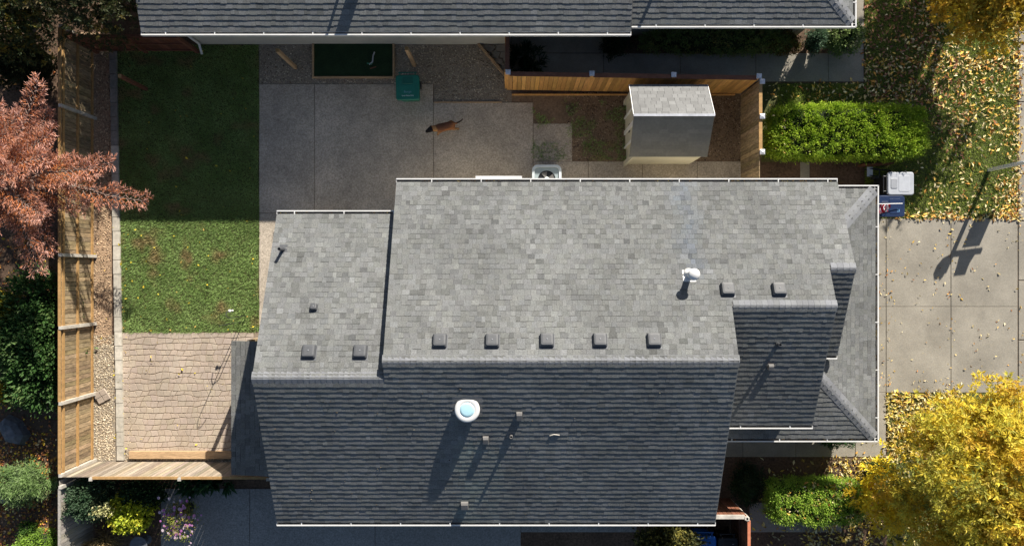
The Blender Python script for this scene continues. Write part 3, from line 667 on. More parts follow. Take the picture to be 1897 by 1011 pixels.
# ------------------------------------------------------------------ wheeled bins
def text(name, s, M, size, parent, mat):
    cu = bpy.data.curves.new(name, 'FONT'); cu.body = s; cu.size = size; cu.align_x = 'CENTER'; cu.align_y = 'CENTER'; cu.extrude = .0015; cu.materials.append(mat)
    tmp = bpy.data.objects.new(name + '_source', cu); COL.objects.link(tmp); dg = bpy.context.evaluated_depsgraph_get()
    me = bpy.data.meshes.new_from_object(tmp.evaluated_get(dg)); bpy.data.objects.remove(tmp); bpy.data.curves.remove(cu)
    me.materials.clear(); me.materials.append(mat)
    o = bpy.data.objects.new(name, me); COL.objects.link(o); o.parent = parent
    M2 = Matrix.Translation(-WL[parent]) @ M
    o.location = M2.to_translation(); o.rotation_euler = M2.to_euler(); WL[o] = M.to_translation(); return o
def cart(label, x, y, yaw, w, d, h, mb_, ml, words=()):
    """local frame: front towards -y, hinge and handle towards +y; x,y = centre of the lid"""
    t = thing('wheeled_bin', label, 'bin', (x, y, 0), 'wheeled bins'); R = Matrix.Translation((x, y, 0)) @ Matrix.Rotation(yaw, 4, 'Z')
    b = MB(R); sh = lambda p, s, dy: [(a * s, c * s + dy) for a, c in p]
    base = rrect(w * .95, d * .9, .06)
    b.loft([(sh(base, .72, .05), .06), (sh(base, .80, .04), .2), (base, h * .93), (rrect(w, d * .95, .07), h * .935), (rrect(w, d * .95, .07), h * .97)]); b.build('body', mb_, t)
    b = MB(R)
    b.loft([(rrect(w * 1.02, d, .08), h * .972), (rrect(w * 1.02, d, .08), h + .005), (rrect(w * .97, d * .95, .07), h + .03), (rrect(w * .93, d * .91, .06), h + .034)])
    b.loft([([(a, c + d * .26) for a, c in rrect(w * .46, d * .26, .03)], h + .034), ([(a, c + d * .26) for a, c in rrect(w * .42, d * .23, .03)], h + .046)], (.75, .75, .75))
    b.loft([([(a, c - d * .12) for a, c in rrect(w * .72, d * .42, .04)], h + .034), ([(a, c - d * .12) for a, c in rrect(w * .70, d * .40, .04)], h + .041)], (1.06, 1.06, 1.06))
    lid = b.build('lid', ml, t)
    b = MB(R); b.tube((-w * .4, d * .5 + .09, h - .05), (w * .4, d * .5 + .09, h - .05), .018, n=8)
    for s in (-1, 1): b.tube((s * w * .33, d * .5 + .09, h - .05), (s * w * .33, d * .42, h - .03), .02, n=8)
    b.build('handle', mb_, t)
    for s in (-1, 1):
        b = MB(R); b.tube((s * w * .36, d * .38, .13), (s * w * .45, d * .38, .13), .13, n=18); wh = b.build('wheel', M_BLACK, t)
        b = MB(R); b.tube((s * (w * .45 + .001), d * .38, .13), (s * (w * .45 + .012), d * .38, .13), .07, n=12); b.build('rim', M_VENTG, wh)
    for s, dx, dy, size, mt in words:
        text('lettering', s, R @ Matrix.Translation((dx, dy, h + .044)), size, lid, mt)
    return t
x, y = G(755, 162, 1.06); cart('green lidded yard waste bin on the shaded backyard slab', x, y, math.radians(1.5), .72, .78, 1.03, M_GREEN, M_GREEN,
     [('Burge', 0, -.14, .10, M_LETTERT), ('Yard Waste Only', 0, -.26, .052, M_LETTER)])
x, y = G(1669, 340, 1.12); cart('pale grey lidded bin beside the garage corner under the long hedge', x, y, math.radians(-90 + 180 + 0), .70, .82, 1.09, M_BLACK, M_GREYP)
x, y = G(1652, 382, 1.1); cart('navy blue bin with a draped small flag at the driveway edge', x, y, math.radians(90), .66, .82, 1.07, M_NAVY, M_NAVY, [('LF', -.12, -.2, .12, M_LETTERB)])
x, y = G(1307, 1016, 1.05); cart('bright blue recycling bin at the bottom edge behind the fence corner', x, y, 0, .66, .78, 1.02, M_BLUE, M_BLUE, [('ONLY', .02, .2, .04, M_LETTER), ('RECYCLABLES', .02, .155, .036, M_LETTER)])
x, y = G(1349, 1019, 1.05); cart('black rubbish bin at the bottom edge next to the blue recycling bin', x, y, 0, .62, .78, 1.02, M_BLACK, M_BLACK, [('Any Waste', .06, .2, .045, M_LETTER)])
# small flag on a short pole over the navy bin
fx, fy = G(1640, 379, 1.35); flag = thing('flag', 'small red and white striped flag on a short white pole over navy bin', 'flag', (fx, fy, 1.1))
b = MB(); p0 = Vector((*G(1628, 378, 1.3), 1.3)); p1 = Vector((*G(1672, 377, 1.2), 1.2)); b.tube(p0, p1, .012, .012, 8); b.build('pole', M_WHITEP, flag)
b = MB(); n = 7
for i in range(n):
    for j in range(10):
        q = []
        for (ii, jj) in ((i, j), (i + 1, j), (i + 1, j + 1), (i, j + 1)):
            u = ii / n; v = jj / 10
            q.append((p0.x + .02 + u * .34 + .02 * math.sin(9 * v + 4 * u), p0.y - .012 - v * (.3 - .1 * u) , 1.3 - .12 * v + .04 * math.sin(u * 14 + v * 3)))
        b.add(q, [(0, 1, 2, 3)], (.5, .02, .04) if i % 2 == 0 else (.8, .78, .78))
b.build('cloth', M_FLAG, flag)
# folded hand truck and brown board beside the grey bin
x, y = G(1628, 322, .4); ht_ = thing('hand_truck', 'folded dark hand truck lying by the grey bin', 'hand truck', (x, y, 0))
b = MB(); a0 = Vector((*G(1608, 312, .35), .35)); a1 = Vector((*G(1650, 316, .5), .5)); sdv = Vector((0, -.22, 0))
b.path([a0, a1, a1 + sdv, a0 + sdv, a0], .02, 8); b.path([(a0 + a1) / 2, (a0 + a1) / 2 + sdv], .016, 8)
for q in (a0, a1): b.tube(q + sdv * .1, (q.x, q.y - .02, .02), .016, n=8)
b.build('frame', M_BLACK, ht_); b = MB(); b.obox(a0 + sdv / 2 + Vector((.05, 0, .02)), (1, 0, 0), (0, 1, 0), (0, 0, 1), .18, .3, .012); b.build('toe_plate', M_GALV, ht_)
x, y = G(1622, 312, .2); tag(MB().obox((x, y + .12, .22), (1, .05, 0), (-.05, 1, 0), (0, 0, 1), .95, .05, .42).build('plank', M_RUST), 'reddish brown plank leaning at the foot of the long hedge', 'plank')
# ------------------------------------------------------------------ air conditioner
ax, ay = G(1013, 330, .85); ay = 2.93
ac = thing('air_conditioner', 'round cornered grey outdoor air conditioner with top fan beside the back wall', 'air conditioner', (ax, ay, 0))
MA = Matrix.Translation((ax, ay, 0)); b = MB(MA); b.loft([(rrect(.86, .84, .14, 6), .02), (rrect(.86, .84, .14, 6), .78)]); b.build('cabinet', M_ACGREY, ac)
b = MB(MA); pO = rrect(.92, .9, .17, 6); pI = rrect(.76, .74, .12, 6); nn = len(pO)
for i in range(nn):
    j = (i + 1) % nn
    b.add([(*pO[i], .785), (*pO[j], .785), (*pO[j], .84), (*pO[i], .84), (*pI[i], .85), (*pI[j], .85), (*pI[i], .80), (*pI[j], .80)], [(0, 1, 2, 3), (3, 2, 5, 4), (4, 5, 7, 6)])
b.build('top_rim', M_ACLIGHT, ac)
b = MB(MA); ring = 28; R_ = .275
sq = lambda a: (lambda m_: (.375 * math.cos(a) / m_, .365 * math.sin(a) / m_))(max(abs(math.cos(a)), abs(math.sin(a))))
for i in range(ring):
    a0, a1 = 2 * math.pi * i / ring, 2 * math.pi * (i + 1) / ring
    b.add([(*sq(a0), .812), (*sq(a1), .812), (R_ * math.cos(a1), R_ * math.sin(a1), .812), (R_ * math.cos(a0), R_ * math.sin(a0), .812),
           (R_ * math.cos(a1), R_ * math.sin(a1), .7), (R_ * math.cos(a0), R_ * math.sin(a0), .7)], [(0, 1, 2, 3), (3, 2, 4, 5)])
b.build('top_plate', M_ACGREY, ac)
MB(MA).tube((0, 0, .782), (0, 0, .784), .28, n=24).build('fan_well', M_BLACK, ac)
for k in range(4):
    a = k * math.pi / 2 + .5; b = MB(MA)
    pts = [(.05, -.3), (.25, -.55), (.265, .25), (.05, .35)]
    b.add([(r * math.cos(a + t), r * math.sin(a + t), .80 + (.008 if t > 0 else -.008)) for r, t in pts], [(0, 1, 2, 3)]); b.build('fan_blade', M_VENTG, ac)
MB(MA).lathe((0, 0, .80), [(.075, 0), (.075, .02), (.06, .03)], 16).build('fan_hub', M_ACLIGHT, ac)
b = MB(MA)
for r in (.12, .2, .265): b.path([(r * math.cos(i * math.pi / 10), r * math.sin(i * math.pi / 10), .822) for i in range(21)], .0025, 4)
b.build('grille', M_BLACK, ac)
# ------------------------------------------------------------------ turf box, stone corner, timber step, hook, toys
x0, y1 = G(583, 82); x1, y0 = G(728, 143)
tb = thing('turf_box', 'low wooden box filled with artificial turf against the grey wall', 'planter', ((x0 + x1) / 2, (y0 + y1) / 2, 0))
MB().box(x0, x1, y0, y1, .0, .07).build('turf', M_TURF, tb)
for (a, b_, c, d) in ((x0 - .06, x1 + .06, y1 + .002, y1 + .12), (x0 - .06, x1 + .06, y0 - .05, y0 - .002), (x0 - .06, x0 - .002, y0, y1), (x1 + .002, x1 + .06, y0, y1)):
    MB().box(a, b_, c, d, 0, .3 if c > y1 else .1).build('board', M_TIMBER, tb)
tx, ty = G(688, 110); toy = thing('toy', 'pale green and white tug toy lying on the artificial turf', 'toy', (tx, ty, .07))
b = MB(); b.path([(tx - .05, ty - .2, .1), (tx + .06, ty - .12, .12), (tx + .08, ty + .08, .12), (tx + .12, ty + .2, .1)], .02, 6); b.build('rope', M_GREYP, toy)
b = MB(); b.path([(tx - .12, ty - .16, .1), (tx + .02, ty - .19, .1), (tx + .05, ty - .1, .1)], .025, 6); b.build('handle', M_GREEN, toy)
sx, sy = G(692, 127); tag(MB().obox((sx, sy, .085), (1, .3, 0), (-.3, 1, 0), (0, 0, 1), .2, .03, .02).build('stick', M_RUST), 'short reddish stick on the artificial turf', 'stick')
st_ = struct('flagstone_corner')
for (px, py, w_, d_, a) in ((905, 90, 24, 13, .3), (928, 90, 20, 14, 0), (917, 102, 19, 14, .25), (932, 103, 13, 12, 0), (924, 115, 17, 11, .1), (933, 126, 12, 14, .1), (908, 103, 9, 9, .6), (934, 112, 9, 9, 0)):
    x, y = G(px, py); b = MB(Matrix.Translation((x, y, 0)) @ Matrix.Rotation(-a, 4, 'Z')); t = random.uniform(.85, 1.1)
    b.prism([(c * .0175, d * .0175) for c, d in ((-w_ / 2, -d_ / 2 + 1), (w_ / 2 - 2, -d_ / 2), (w_ / 2, d_ / 2 - 1), (-w_ / 2 + 3, d_ / 2))], .01, .06, .97, (t, t, t * .95)); b.build('flagstone', M_STONE, st_)
e0, e1 = G(886, 83), G(938, 144); d_ = unit((e1[0] - e0[0], e1[1] - e0[1], 0)); L_ = math.hypot(e1[0] - e0[0], e1[1] - e0[1])
tag(MB().obox(((e0[0] + e1[0]) / 2, (e0[1] + e1[1]) / 2, .07), d_, (-d_.y, d_.x, 0), (0, 0, 1), L_, .07, .14).build('edging_timber', M_TIMBER), 'diagonal timber edging holding the flagstone corner by the fence', 'edging')
x0, y_ = G(805, 190); x1, _ = G(930, 190); tag(MB().box(x0, x1, y_ - .02, y_ + .02, 0, .05).build('edging_strip', M_TIMBER), 'thin edging strip between gravel bed and backyard slab', 'edging')
x0, y1 = G(243, 834); x1, y0 = G(470, 847); tag(MB().box(x0, x1, y0, y1, 0, .15).build('timber_beam', M_TIMBER), 'timber sleeper along the foot of the stamped patio', 'beam')
x, y = G(190, 733); b = MB(Matrix.Translation((x, y, .05)) @ Matrix.Rotation(.5, 4, 'Z') @ Matrix.Rotation(.12, 4, 'X'))
slab_ = thing('broken_slab', 'broken piece of stamped concrete lying in the gravel strip', 'slab', (x, y, 0))
for (c, d) in ((-.11, .1), (.11, .1), (-.1, -.1), (.12, -.1)):
    b2 = MB(b.M); b2.prism([(c - .1, d - .09), (c + .1, d - .1), (c + .1, d + .09), (c - .09, d + .095)], -.02, .03, .95); b2.build('stone', M_STAMP, slab_)
x, y = G(457, 584); hk = thing('shepherd_hook', 'thin black garden hook holding a white lantern on the lawn corner', 'hook', (x, y, 0))
b = MB(); b.path([(x, y, 0), (x, y, 1.15), (x - .12, y, 1.25), (x - .2, y + .06, 1.2), (x - .2, y + .2, 1.14)], .012, 6); b.build('rod', M_BLACK, hk)
b = MB(); b.lathe((x - .14, y + .2, 1.02), [(.012, .08), (.045, .06), (.05, .02), (.02, 0)], 10); b.lathe((x - .05, y + .21, 1.03), [(.012, .06), (.035, .04), (.02, 0)], 10); b.build('lantern', M_WHITE, hk)
x, y = G(446, 596); hk = thing('shepherd_hook', 'second thin black garden hook close to the patio cover', 'hook', (x, y, 0))
b = MB(); b.path([(x, y, 0), (x, y, 1.75), (x + .08, y + .02, 1.9), (x + .2, y + .03, 1.9), (x + .26, y + .03, 1.75)], .011, 6); b.build('rod', M_BLACK, hk)
# ------------------------------------------------------------------ sign post whose top leans out of frame
px_, py_ = G(1831, 315); sp = thing('sign_post', 'white square sign post standing in the leafy lawn near the sidewalk', 'sign post', (px_, py_, 0))
MB().box(px_ - .05, px_ + .05, py_ - .05, py_ + .05, 0, 1.82).build('post', M_WHITEP, sp)
ad = unit((1, .12, 0)); an = Vector((-ad.y, ad.x, 0)); P0 = Vector((px_, py_, 0)); up = Vector((0, 0, .93))
MB().obox(P0 + ad * .5 + up * 1.62, ad, an, (0, 0, 1), .9, .07, .08).build('arm', M_WHITEP, sp)
pn = MB().obox(P0 + ad * .52 + up * 1.2, ad, an, (0, 0, 1), .56, .02, .58).build('sign_panel', M_WHITEP, sp)
for s in (.34, .7): MB().tube(P0 + ad * s + up * 1.58, P0 + ad * s + up * 1.5, .006, n=6).build('chain', M_GALV, sp)
b = MB(); pts = [(.26, 1.67), (.78, 1.67), (.72, 1.85), (.74, 2.06), (.36, 2.06), (.33, 1.88)]
b.add([P0 + ad * a + up * z + an * s for s in (-.01, .01) for a, z in pts], [tuple(range(6))[::-1], tuple(range(6, 12))] + [(i, (i + 1) % 6, 6 + (i + 1) % 6, 6 + i) for i in range(6)]); b.build('rider_panel', M_WHITEP, sp)
b = MB(); pts = [(.02, 2.02), (-.05, 2.12), (-.13, 2.06), (-.24, 2.1), (-.36, 1.98), (-.36, 1.82), (-.26, 1.68), (-.06, 1.62), (.02, 1.68)]; k = len(pts)
b.add([P0 + ad * a + up * z + an * s for s in (-.01, .01) for a, z in pts], [tuple(range(k))[::-1], tuple(range(k, 2 * k))] + [(i, (i + 1) % k, k + (i + 1) % k, k + i) for i in range(k)]); b.build('heart_topper', M_WHITEP, sp)
# ------------------------------------------------------------------ dog
def make_dog():
    hx, hy = G(805, 239, .55); rx, ry_ = G(838, 231, .5)
    fwd = unit((hx - rx, hy - ry_, 0)); lf = Vector((-fwd.y, fwd.x, 0)); o = Vector((rx, ry_, 0))
    L = (Vector((hx, hy, 0)) - o).length
    def P(f, s, z): return o + fwd * f + lf * s + Vector((0, 0, z))
    vs_ = [P(.0, 0, .50), P(.2, 0, .51), P(.40, 0, .52), P(.52, 0, .56), P(.62, 0, .64), P(.70, .015, .66), P(.80, .03, .62), P(.88, .04, .60)]
    rad = [.125, .125, .15, .11, .095, .10, .062, .045]
    ed = [(i, i + 1) for i in range(7)]
    def chain(root, pts, rs):
        p = root
        for q, r in zip(pts, rs):
            vs_.append(q); rad.append(r); ed.append((p, len(vs_) - 1)); p = len(vs_) - 1
    for s, k in ((1, .09), (-1, -.07)):
        chain(2, [P(.42, s * .09, .40), P(.42 + k, s * .095, .25), P(.40 + k * 1.6, s * .095, .03), P(.44 + k * 1.6, s * .095, .025)], [.06, .035, .026, .028])
        chain(0, [P(.02, s * .095, .40), P(.07 - k, s * .10, .28), P(-.06 - k, s * .10, .16), P(-.05 - k, s * .10, .03), P(.0 - k, s * .10, .025)], [.075, .05, .028, .026, .028])
        chain(5, [P(.67, s * .06, .73), P(.665, s * .075, .80)], [.028, .01])
    chain(0, [P(-.10, 0, .50), P(-.2, -.03, .44), P(-.3, -.07, .38), P(-.37, -.12, .36)], [.035, .026, .02, .012])
    me = bpy.data.meshes.new('dog_rig'); me.from_pydata([tuple(v) for v in vs_], ed, []); ob = bpy.data.objects.new('dog_rig', me); COL.objects.link(ob)
    sk = ob.modifiers.new('skin', 'SKIN'); 
    for i, v in enumerate(me.skin_vertices[0].data): v.radius = (rad[i], rad[i]); v.use_root = (i == 2)
    sk.use_smooth_shade = True; ob.modifiers.new('sub', 'SUBSURF').levels = 2; ob.modifiers['sub'].render_levels = 2
    dg = bpy.context.evaluated_depsgraph_get(); m2 = bpy.data.meshes.new_from_object(ob.evaluated_get(dg)); bpy.data.objects.remove(ob)
    for a in list(m2.color_attributes): m2.color_attributes.remove(a)
    at = m2.color_attributes.new('tone', 'FLOAT_COLOR', 'POINT')
    for i, v in enumerate(m2.vertices):
        q = v.co - o; f, s, z = q.dot(fwd), q.dot(lf), v.co.z
        c = (.26, .105, .04)
        if z < .42: c = (.36, .2, .09)
        if z < .08: c = (.1, .06, .04)
        if z > .56 and f < .5: c = (.13, .055, .03)
        if .5 < f <= .62: c = (.34, .19, .08)
        if f > .63 or z > .74: c = (.014, .012, .013)
        if f < -.16 and z > .3: c = (.05, .03, .02)
        at.data[i].color = (*c, 1)
    c = Vector((rx + fwd.x * .3, ry_ + fwd.y * .3, .02))
    for v in m2.vertices: v.co -= c - Vector((0, 0, 0))
    m2.name = 'dog'; m2.materials.clear(); m2.materials.append(M_FUR)
    d = put(bpy.data.objects.new('dog', m2), None, c + Vector((0, 0, .02)))
    tag(d, 'brown dog with black face walking across the shaded backyard slab', 'dog')
    b = MB(); 
    n_ = 14; cp_ = P(.565, .005, .60); dx = unit(fwd * .8 + Vector((0, 0, .6))); u_ = lf; w_ = dx.cross(u_)
    pts = [cp_ + (u_ * math.cos(2 * math.pi * i / n_) + w_ * math.sin(2 * math.pi * i / n_)) * .088 for i in range(n_ + 1)]
    b.path(pts, .012, 5, (.5, .3, .03)); b.build('collar', M_FUR, d)
make_dog()
# ------------------------------------------------------------------ foliage tools
def norm(a): return a / np.maximum(np.linalg.norm(a, axis=1, keepdims=True), 1e-9)
def runit(n): return norm(rng.normal(size=(n, 3)))
def quads(P, D, N, L, W, fold=.15):
    D = norm(D); S = norm(np.cross(D, N)); N = np.cross(S, D); L = np.asarray(L)[:, None]; W = np.asarray(W)[:, None]
    m = P + D * L * .45 + N * W * fold
    return np.stack([P, m + S * W * .5, P + D * L - N * L * .08, m - S * W * .5], 1).reshape(-1, 3)
def pal(colors, n, jitter=.15):
    c = np.array([x[0] for x in colors]); w = np.array([x[1] for x in colors], float)
    k = rng.choice(len(c), n, p=w / w.sum())
    return c[k] * (1 + rng.normal(size=(n, 1)) * jitter).clip(.4, 1.8)
def blob(b, c, r, p=2.0, n=12, m=18, wob=.08):
    vs_ = []; fs = []
    for i in range(n + 1):
        t = math.pi * i / n
        for j in range(m):
            a = 2 * math.pi * j / m; d = Vector((math.sin(t) * math.cos(a), math.sin(t) * math.sin(a), math.cos(t)))
            k = (abs(d.x / r[0]) ** p + abs(d.y / r[1]) ** p + abs(d.z / r[2]) ** p) ** (-1 / p) * (1 + random.uniform(-wob, wob))
            vs_.append(Vector(c) + d * k)
    for i in range(n):
        for j in range(m): fs.append((i * m + j, (i + 1) * m + j, (i + 1) * m + (j + 1) % m, i * m + (j + 1) % m))
    b.add(vs_, fs)
def shrub(name, label, cat, c, r, n, size, colors, zc=None, p=2.0, clumps=60, sig=.12, ratio=.5, group=None, mat=None, core=.8, upb=.4, lump=.12, stems=True, spread=.6, extra=None):
    """c ground centre; r radii; leaves in clumps over the surface of a (super)ellipsoid standing on the ground"""
    zc = r[2] * .9 if zc is None else zc; C = np.array([c[0], c[1], zc]); r = np.array(r)
    t = thing(name, label, cat, (c[0], c[1], 0), group)
    d = runit(clumps); d[:, 2] = np.where(d[:, 2] < -.35, -d[:, 2], d[:, 2])
    k = (np.abs(d) ** p).sum(1) ** (-1 / p) * (1 + rng.normal(size=clumps) * lump)
    cc = C + r * d * k[:, None]; out = norm(np.sign(d) * np.abs(d) ** (p - 1) / r)
    ci = rng.integers(0, clumps, n)
    P = cc[ci] + rng.normal(size=(n, 3)) * sig
    P = C + (P - C) * (1 - np.abs(rng.normal(size=(n, 1))) * .05)
    P[:, 2] = np.maximum(P[:, 2], .03)
    o = out[ci]; D = norm(o * .5 + runit(n) * spread + np.array([0, 0, upb])); N = norm(o + runit(n) * .6 + np.array([.15, .35, .5]))
    L = size * rng.uniform(.6, 1.3, n); cb = pal(colors, clumps, .12)[ci] * .5 + pal(colors, n) * .5
    np_obj('crown', quads(P, D, N, L, L * ratio), 4, cb, mat or M_LEAF, t)
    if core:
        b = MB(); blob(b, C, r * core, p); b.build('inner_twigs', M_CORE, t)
    if stems:
        b = MB()
        for i in range(4): a = i * 1.6 + random.random(); b.tube((c[0] + .04 * math.cos(a), c[1] + .04 * math.sin(a), -.02), (c[0] + r[0] * .4 * math.cos(a), c[1] + r[1] * .4 * math.sin(a), zc), .02, .01, 6)
        b.build('stem', M_WOODB, t)
    if extra: extra(t, C, r)
    return t
def GP(px, py, z): return G(px, py, z)
gr1, gr2, gr3 = (.05, .12, .02), (.085, .17, .03), (.03, .075, .018)
yel, gold, lime = (.58, .42, .03), (.56, .29, .03), (.30, .33, .03)
# clipped hedge at the right
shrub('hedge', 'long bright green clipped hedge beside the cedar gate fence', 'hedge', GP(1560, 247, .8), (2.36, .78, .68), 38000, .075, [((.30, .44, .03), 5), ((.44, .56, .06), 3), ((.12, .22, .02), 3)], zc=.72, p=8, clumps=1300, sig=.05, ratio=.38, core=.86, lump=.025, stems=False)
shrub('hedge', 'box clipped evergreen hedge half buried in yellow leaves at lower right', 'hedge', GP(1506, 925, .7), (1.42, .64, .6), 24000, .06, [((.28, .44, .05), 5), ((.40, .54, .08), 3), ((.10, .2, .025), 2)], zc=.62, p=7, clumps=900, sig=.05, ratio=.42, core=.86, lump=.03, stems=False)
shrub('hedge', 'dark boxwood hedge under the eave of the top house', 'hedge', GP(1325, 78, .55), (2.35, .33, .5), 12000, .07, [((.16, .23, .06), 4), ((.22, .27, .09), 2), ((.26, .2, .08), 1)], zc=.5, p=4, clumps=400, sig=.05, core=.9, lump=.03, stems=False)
shrub('shrub', 'round autumn brown shrub ending the dark boxwood hedge', 'shrub', GP(1455, 78, .5), (.42, .36, .45), 2500, .07, [((.16, .10, .02), 3), ((.08, .08, .02), 2)], clumps=80, sig=.06)
shrub('shrub', 'small upright blue green shrub under the top house corner', 'shrub', GP(1508, 76, .6), (.24, .36, .6), 2500, .06, [((.09, .16, .09), 3), ((.05, .09, .05), 2)], clumps=80, sig=.05)
shrub('shrub', 'pale variegated round shrub at the hip corner of the top house', 'shrub', GP(1562, 68, .5), (.52, .46, .5), 4500, .085, [((.22, .30, .10), 4), ((.12, .2, .06), 3), ((.4, .42, .22), 1)], clumps=110, sig=.06)
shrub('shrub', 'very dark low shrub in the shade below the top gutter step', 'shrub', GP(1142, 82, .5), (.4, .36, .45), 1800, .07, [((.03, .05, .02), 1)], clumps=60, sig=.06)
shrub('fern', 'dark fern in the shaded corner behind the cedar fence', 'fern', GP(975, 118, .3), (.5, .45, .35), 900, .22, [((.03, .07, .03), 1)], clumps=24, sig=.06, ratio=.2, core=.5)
# lower right small bushes and shrubs around the paths
shrub('shrub', 'low dark green shrub below the yellow tree edge', 'shrub', GP(1630, 868, .3), (.36, .26, .3), 1600, .06, [((.03, .09, .02), 3), ((.07, .14, .03), 1)], clumps=50, sig=.05)
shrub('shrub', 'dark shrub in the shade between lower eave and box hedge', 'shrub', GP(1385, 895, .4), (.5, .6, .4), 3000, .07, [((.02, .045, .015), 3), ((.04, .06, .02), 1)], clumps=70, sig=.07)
shrub('shrub', 'round shrub tucked under the garage eave above the front path', 'shrub', GP(1548, 806, .5), (.5, .32, .6), 2600, .06, [((.03, .08, .02), 1)], clumps=70, sig=.05)
shrub('vine', 'trailing vine with pale yellow leaves below the lower gutter', 'vine', GP(1240, 1003, .9), (.85, .38, .9), 3800, .12, [((.05, .06, .02), 4), ((.10, .09, .03), 2), ((.45, .40, .10), 1.1)], clumps=80, sig=.12, ratio=.7, core=.7)
# shrubs of the lower left
shrub('shrub', 'tall dark variegated shrub with cream sprig beside grey fence', 'shrub', GP(174, 918, .9), (.5, .62, .95), 5500, .075, [((.035, .075, .035), 4), ((.08, .13, .07), 2)], clumps=120, sig=.07, ratio=.55,
      extra=lambda t, C, r: np_obj('cream_sprig', (lambda n: quads(np.array([*G(186, 945, 1.3), 1.3]) + rng.normal(size=(n, 3)) * [.16, .10, .08], runit(n) + [0, 0, .5], runit(n) + [0, 0, 1], rng.uniform(.06, .11, n), rng.uniform(.04, .06, n)))(320), 4, pal([((.62, .58, .30), 1), ((.45, .45, .2), 1)], 320), M_LEAF, t, kind='stuff'))
shrub('shrub', 'bright yellow green rounded shrub in front of the shaded slab', 'shrub', GP(246, 945, .6), (.62, .52, .55), 5200, .10, [((.48, .52, .04), 4), ((.34, .42, .04), 3), ((.62, .52, .05), 1)], clumps=110, sig=.07, ratio=.7)
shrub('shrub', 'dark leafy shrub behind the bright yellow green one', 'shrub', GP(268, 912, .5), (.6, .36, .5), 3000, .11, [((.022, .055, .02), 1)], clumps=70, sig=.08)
for (px, py, lb) in ((362, 892, 'green hosta clump at the fence foot nearer the corner shrubs'), (403, 892, 'green hosta clump at the fence foot nearer the patio cover')):
    shrub('hosta', lb, 'plant', GP(px, py, .25), (.38, .22, .28), 260, .3, [((.03, .085, .035), 3), ((.05, .12, .05), 1)], clumps=16, sig=.04, ratio=.32, core=.4, group='hostas under the fence')
def flowers(t, C, r):
    n = 110
    P = np.array([*G(333, 965, .9), .95]) + rng.normal(size=(n, 3)) * [.24, .34, .1]
    b = MB()
    for i, q in enumerate(P):
        s = random.uniform(.028, .055); c = random.choice([(.62, .28, .55), (.7, .5, .62), (.5, .18, .5), (.72, .6, .66)])
        b.add([q + np.array([s * math.cos(a), s * math.sin(a), .006 * (k % 2)]) for k, a in enumerate(np.linspace(0, 2 * math.pi, 8)[:-1])] , [tuple(range(7))], c)
    b.build('blossoms', M_LEAF, t, kind='stuff')
shrub('petunia_plant', 'pink flowering trailing plant over the shaded slab', 'plant', GP(334, 962, .8), (.38, .52, .3), 1500, .08, [((.22, .26, .04), 3), ((.32, .26, .08), 2), ((.10, .14, .03), 2)], zc=.75, clumps=40, sig=.09, ratio=.35, core=0, extra=flowers)
x, y = G(352, 938); pot = thing('flower_pot', 'dark pot under the pink flowering trailing plant', 'pot', (x, y, 0)); MB().lathe((x, y, 0), [(.15, 0), (.2, .5), (.22, .52), (.22, .56), (.19, .56), (.18, .5)], 20).build('rim', M_BLACK, pot); MB().tube((x, y, .5), (x, y, .52), .178, n=16).build('soil', M_SOIL, pot)
x, y = G(272, 998); bb = thing('bird_bath', 'dark round stone basin at the bottom edge below the yellow green shrub', 'basin', (x, y, 0)); MB().lathe((x, y, 0), [(.16, 0), (.1, .1), (.1, .4), (.26, .48), (.28, .53), (.25, .53), (.08, .47)], 24).build('bowl', M_BOULDER, bb)
shrub('grass_clump', 'dry tan ornamental grass clump at the bottom edge by grey fence', 'grass clump', GP(185, 1003, .3), (.34, .3, .3), 900, .3, [((.42, .32, .15), 3), ((.3, .22, .1), 2)], clumps=16, sig=.08, ratio=.08, core=.4)
# left bed shrubs
shrub('rhododendron', 'large dark glossy broadleaf shrub left of the tan fence', 'shrub', GP(55, 628, 1.0), (1.0, 2.0, .75), 13000, .13, [((.04, .10, .022), 5), ((.075, .155, .04), 3), ((.17, .24, .08), 1.1)], zc=.6, clumps=200, sig=.13, ratio=.45, core=.74, p=2.6)
shrub('shrub', 'yellow leaved shrub edge above the blue grey boulder', 'shrub', GP(-4, 722, .8), (.4, .3, .6), 1200, .11, [((.55, .36, .03), 2), ((.45, .38, .05), 1)], clumps=30, sig=.08)
shrub('shrub', 'yellow green shrub edge beside the dark broadleaf shrub', 'shrub', GP(-8, 585, 1.0), (.42, .75, .8), 2000, .11, [((.30, .30, .04), 2), ((.5, .40, .05), 1)], clumps=40, sig=.1)
shrub('dwarf_conifer', 'light green spreading dwarf conifer in the leaf strewn bed', 'conifer', GP(48, 893, .45), (.74, .55, .5), 6500, .13, [((.22, .34, .11), 4), ((.32, .42, .2), 2), ((.10, .18, .05), 2)], clumps=110, sig=.09, ratio=.14, spread=.8)
shrub('shrub', 'rounded green shrub at the very bottom of the left bed', 'shrub', GP(72, 1008, .5), (.6, .36, .5), 3600, .075, [((.24, .38, .05), 3), ((.12, .22, .03), 2)], clumps=90, sig=.06)
shrub('shrub', 'tiny green sprout shrub in the orange leaf litter', 'shrub', GP(52, 977, .2), (.2, .24, .2), 500, .1, [((.06, .13, .02), 1)], clumps=20, sig=.05, ratio=.3)
x, y = G(30, 795); b = MB(Matrix.Translation((x, y, 0)) @ Matrix.Rotation(-.9, 4, 'Z'))
b.loft([([(-.5, -.3), (.2, -.42), (.62, -.1), (.45, .3), (-.1, .36), (-.55, .14)], -.05), ([(-.42, -.24), (.16, -.34), (.5, -.06), (.36, .22), (-.1, .28), (-.45, .1)], .25), ([(-.25, -.1), (.1, -.18), (.28, 0), (.2, .1), (-.1, .14), (-.28, .05)], .36)])
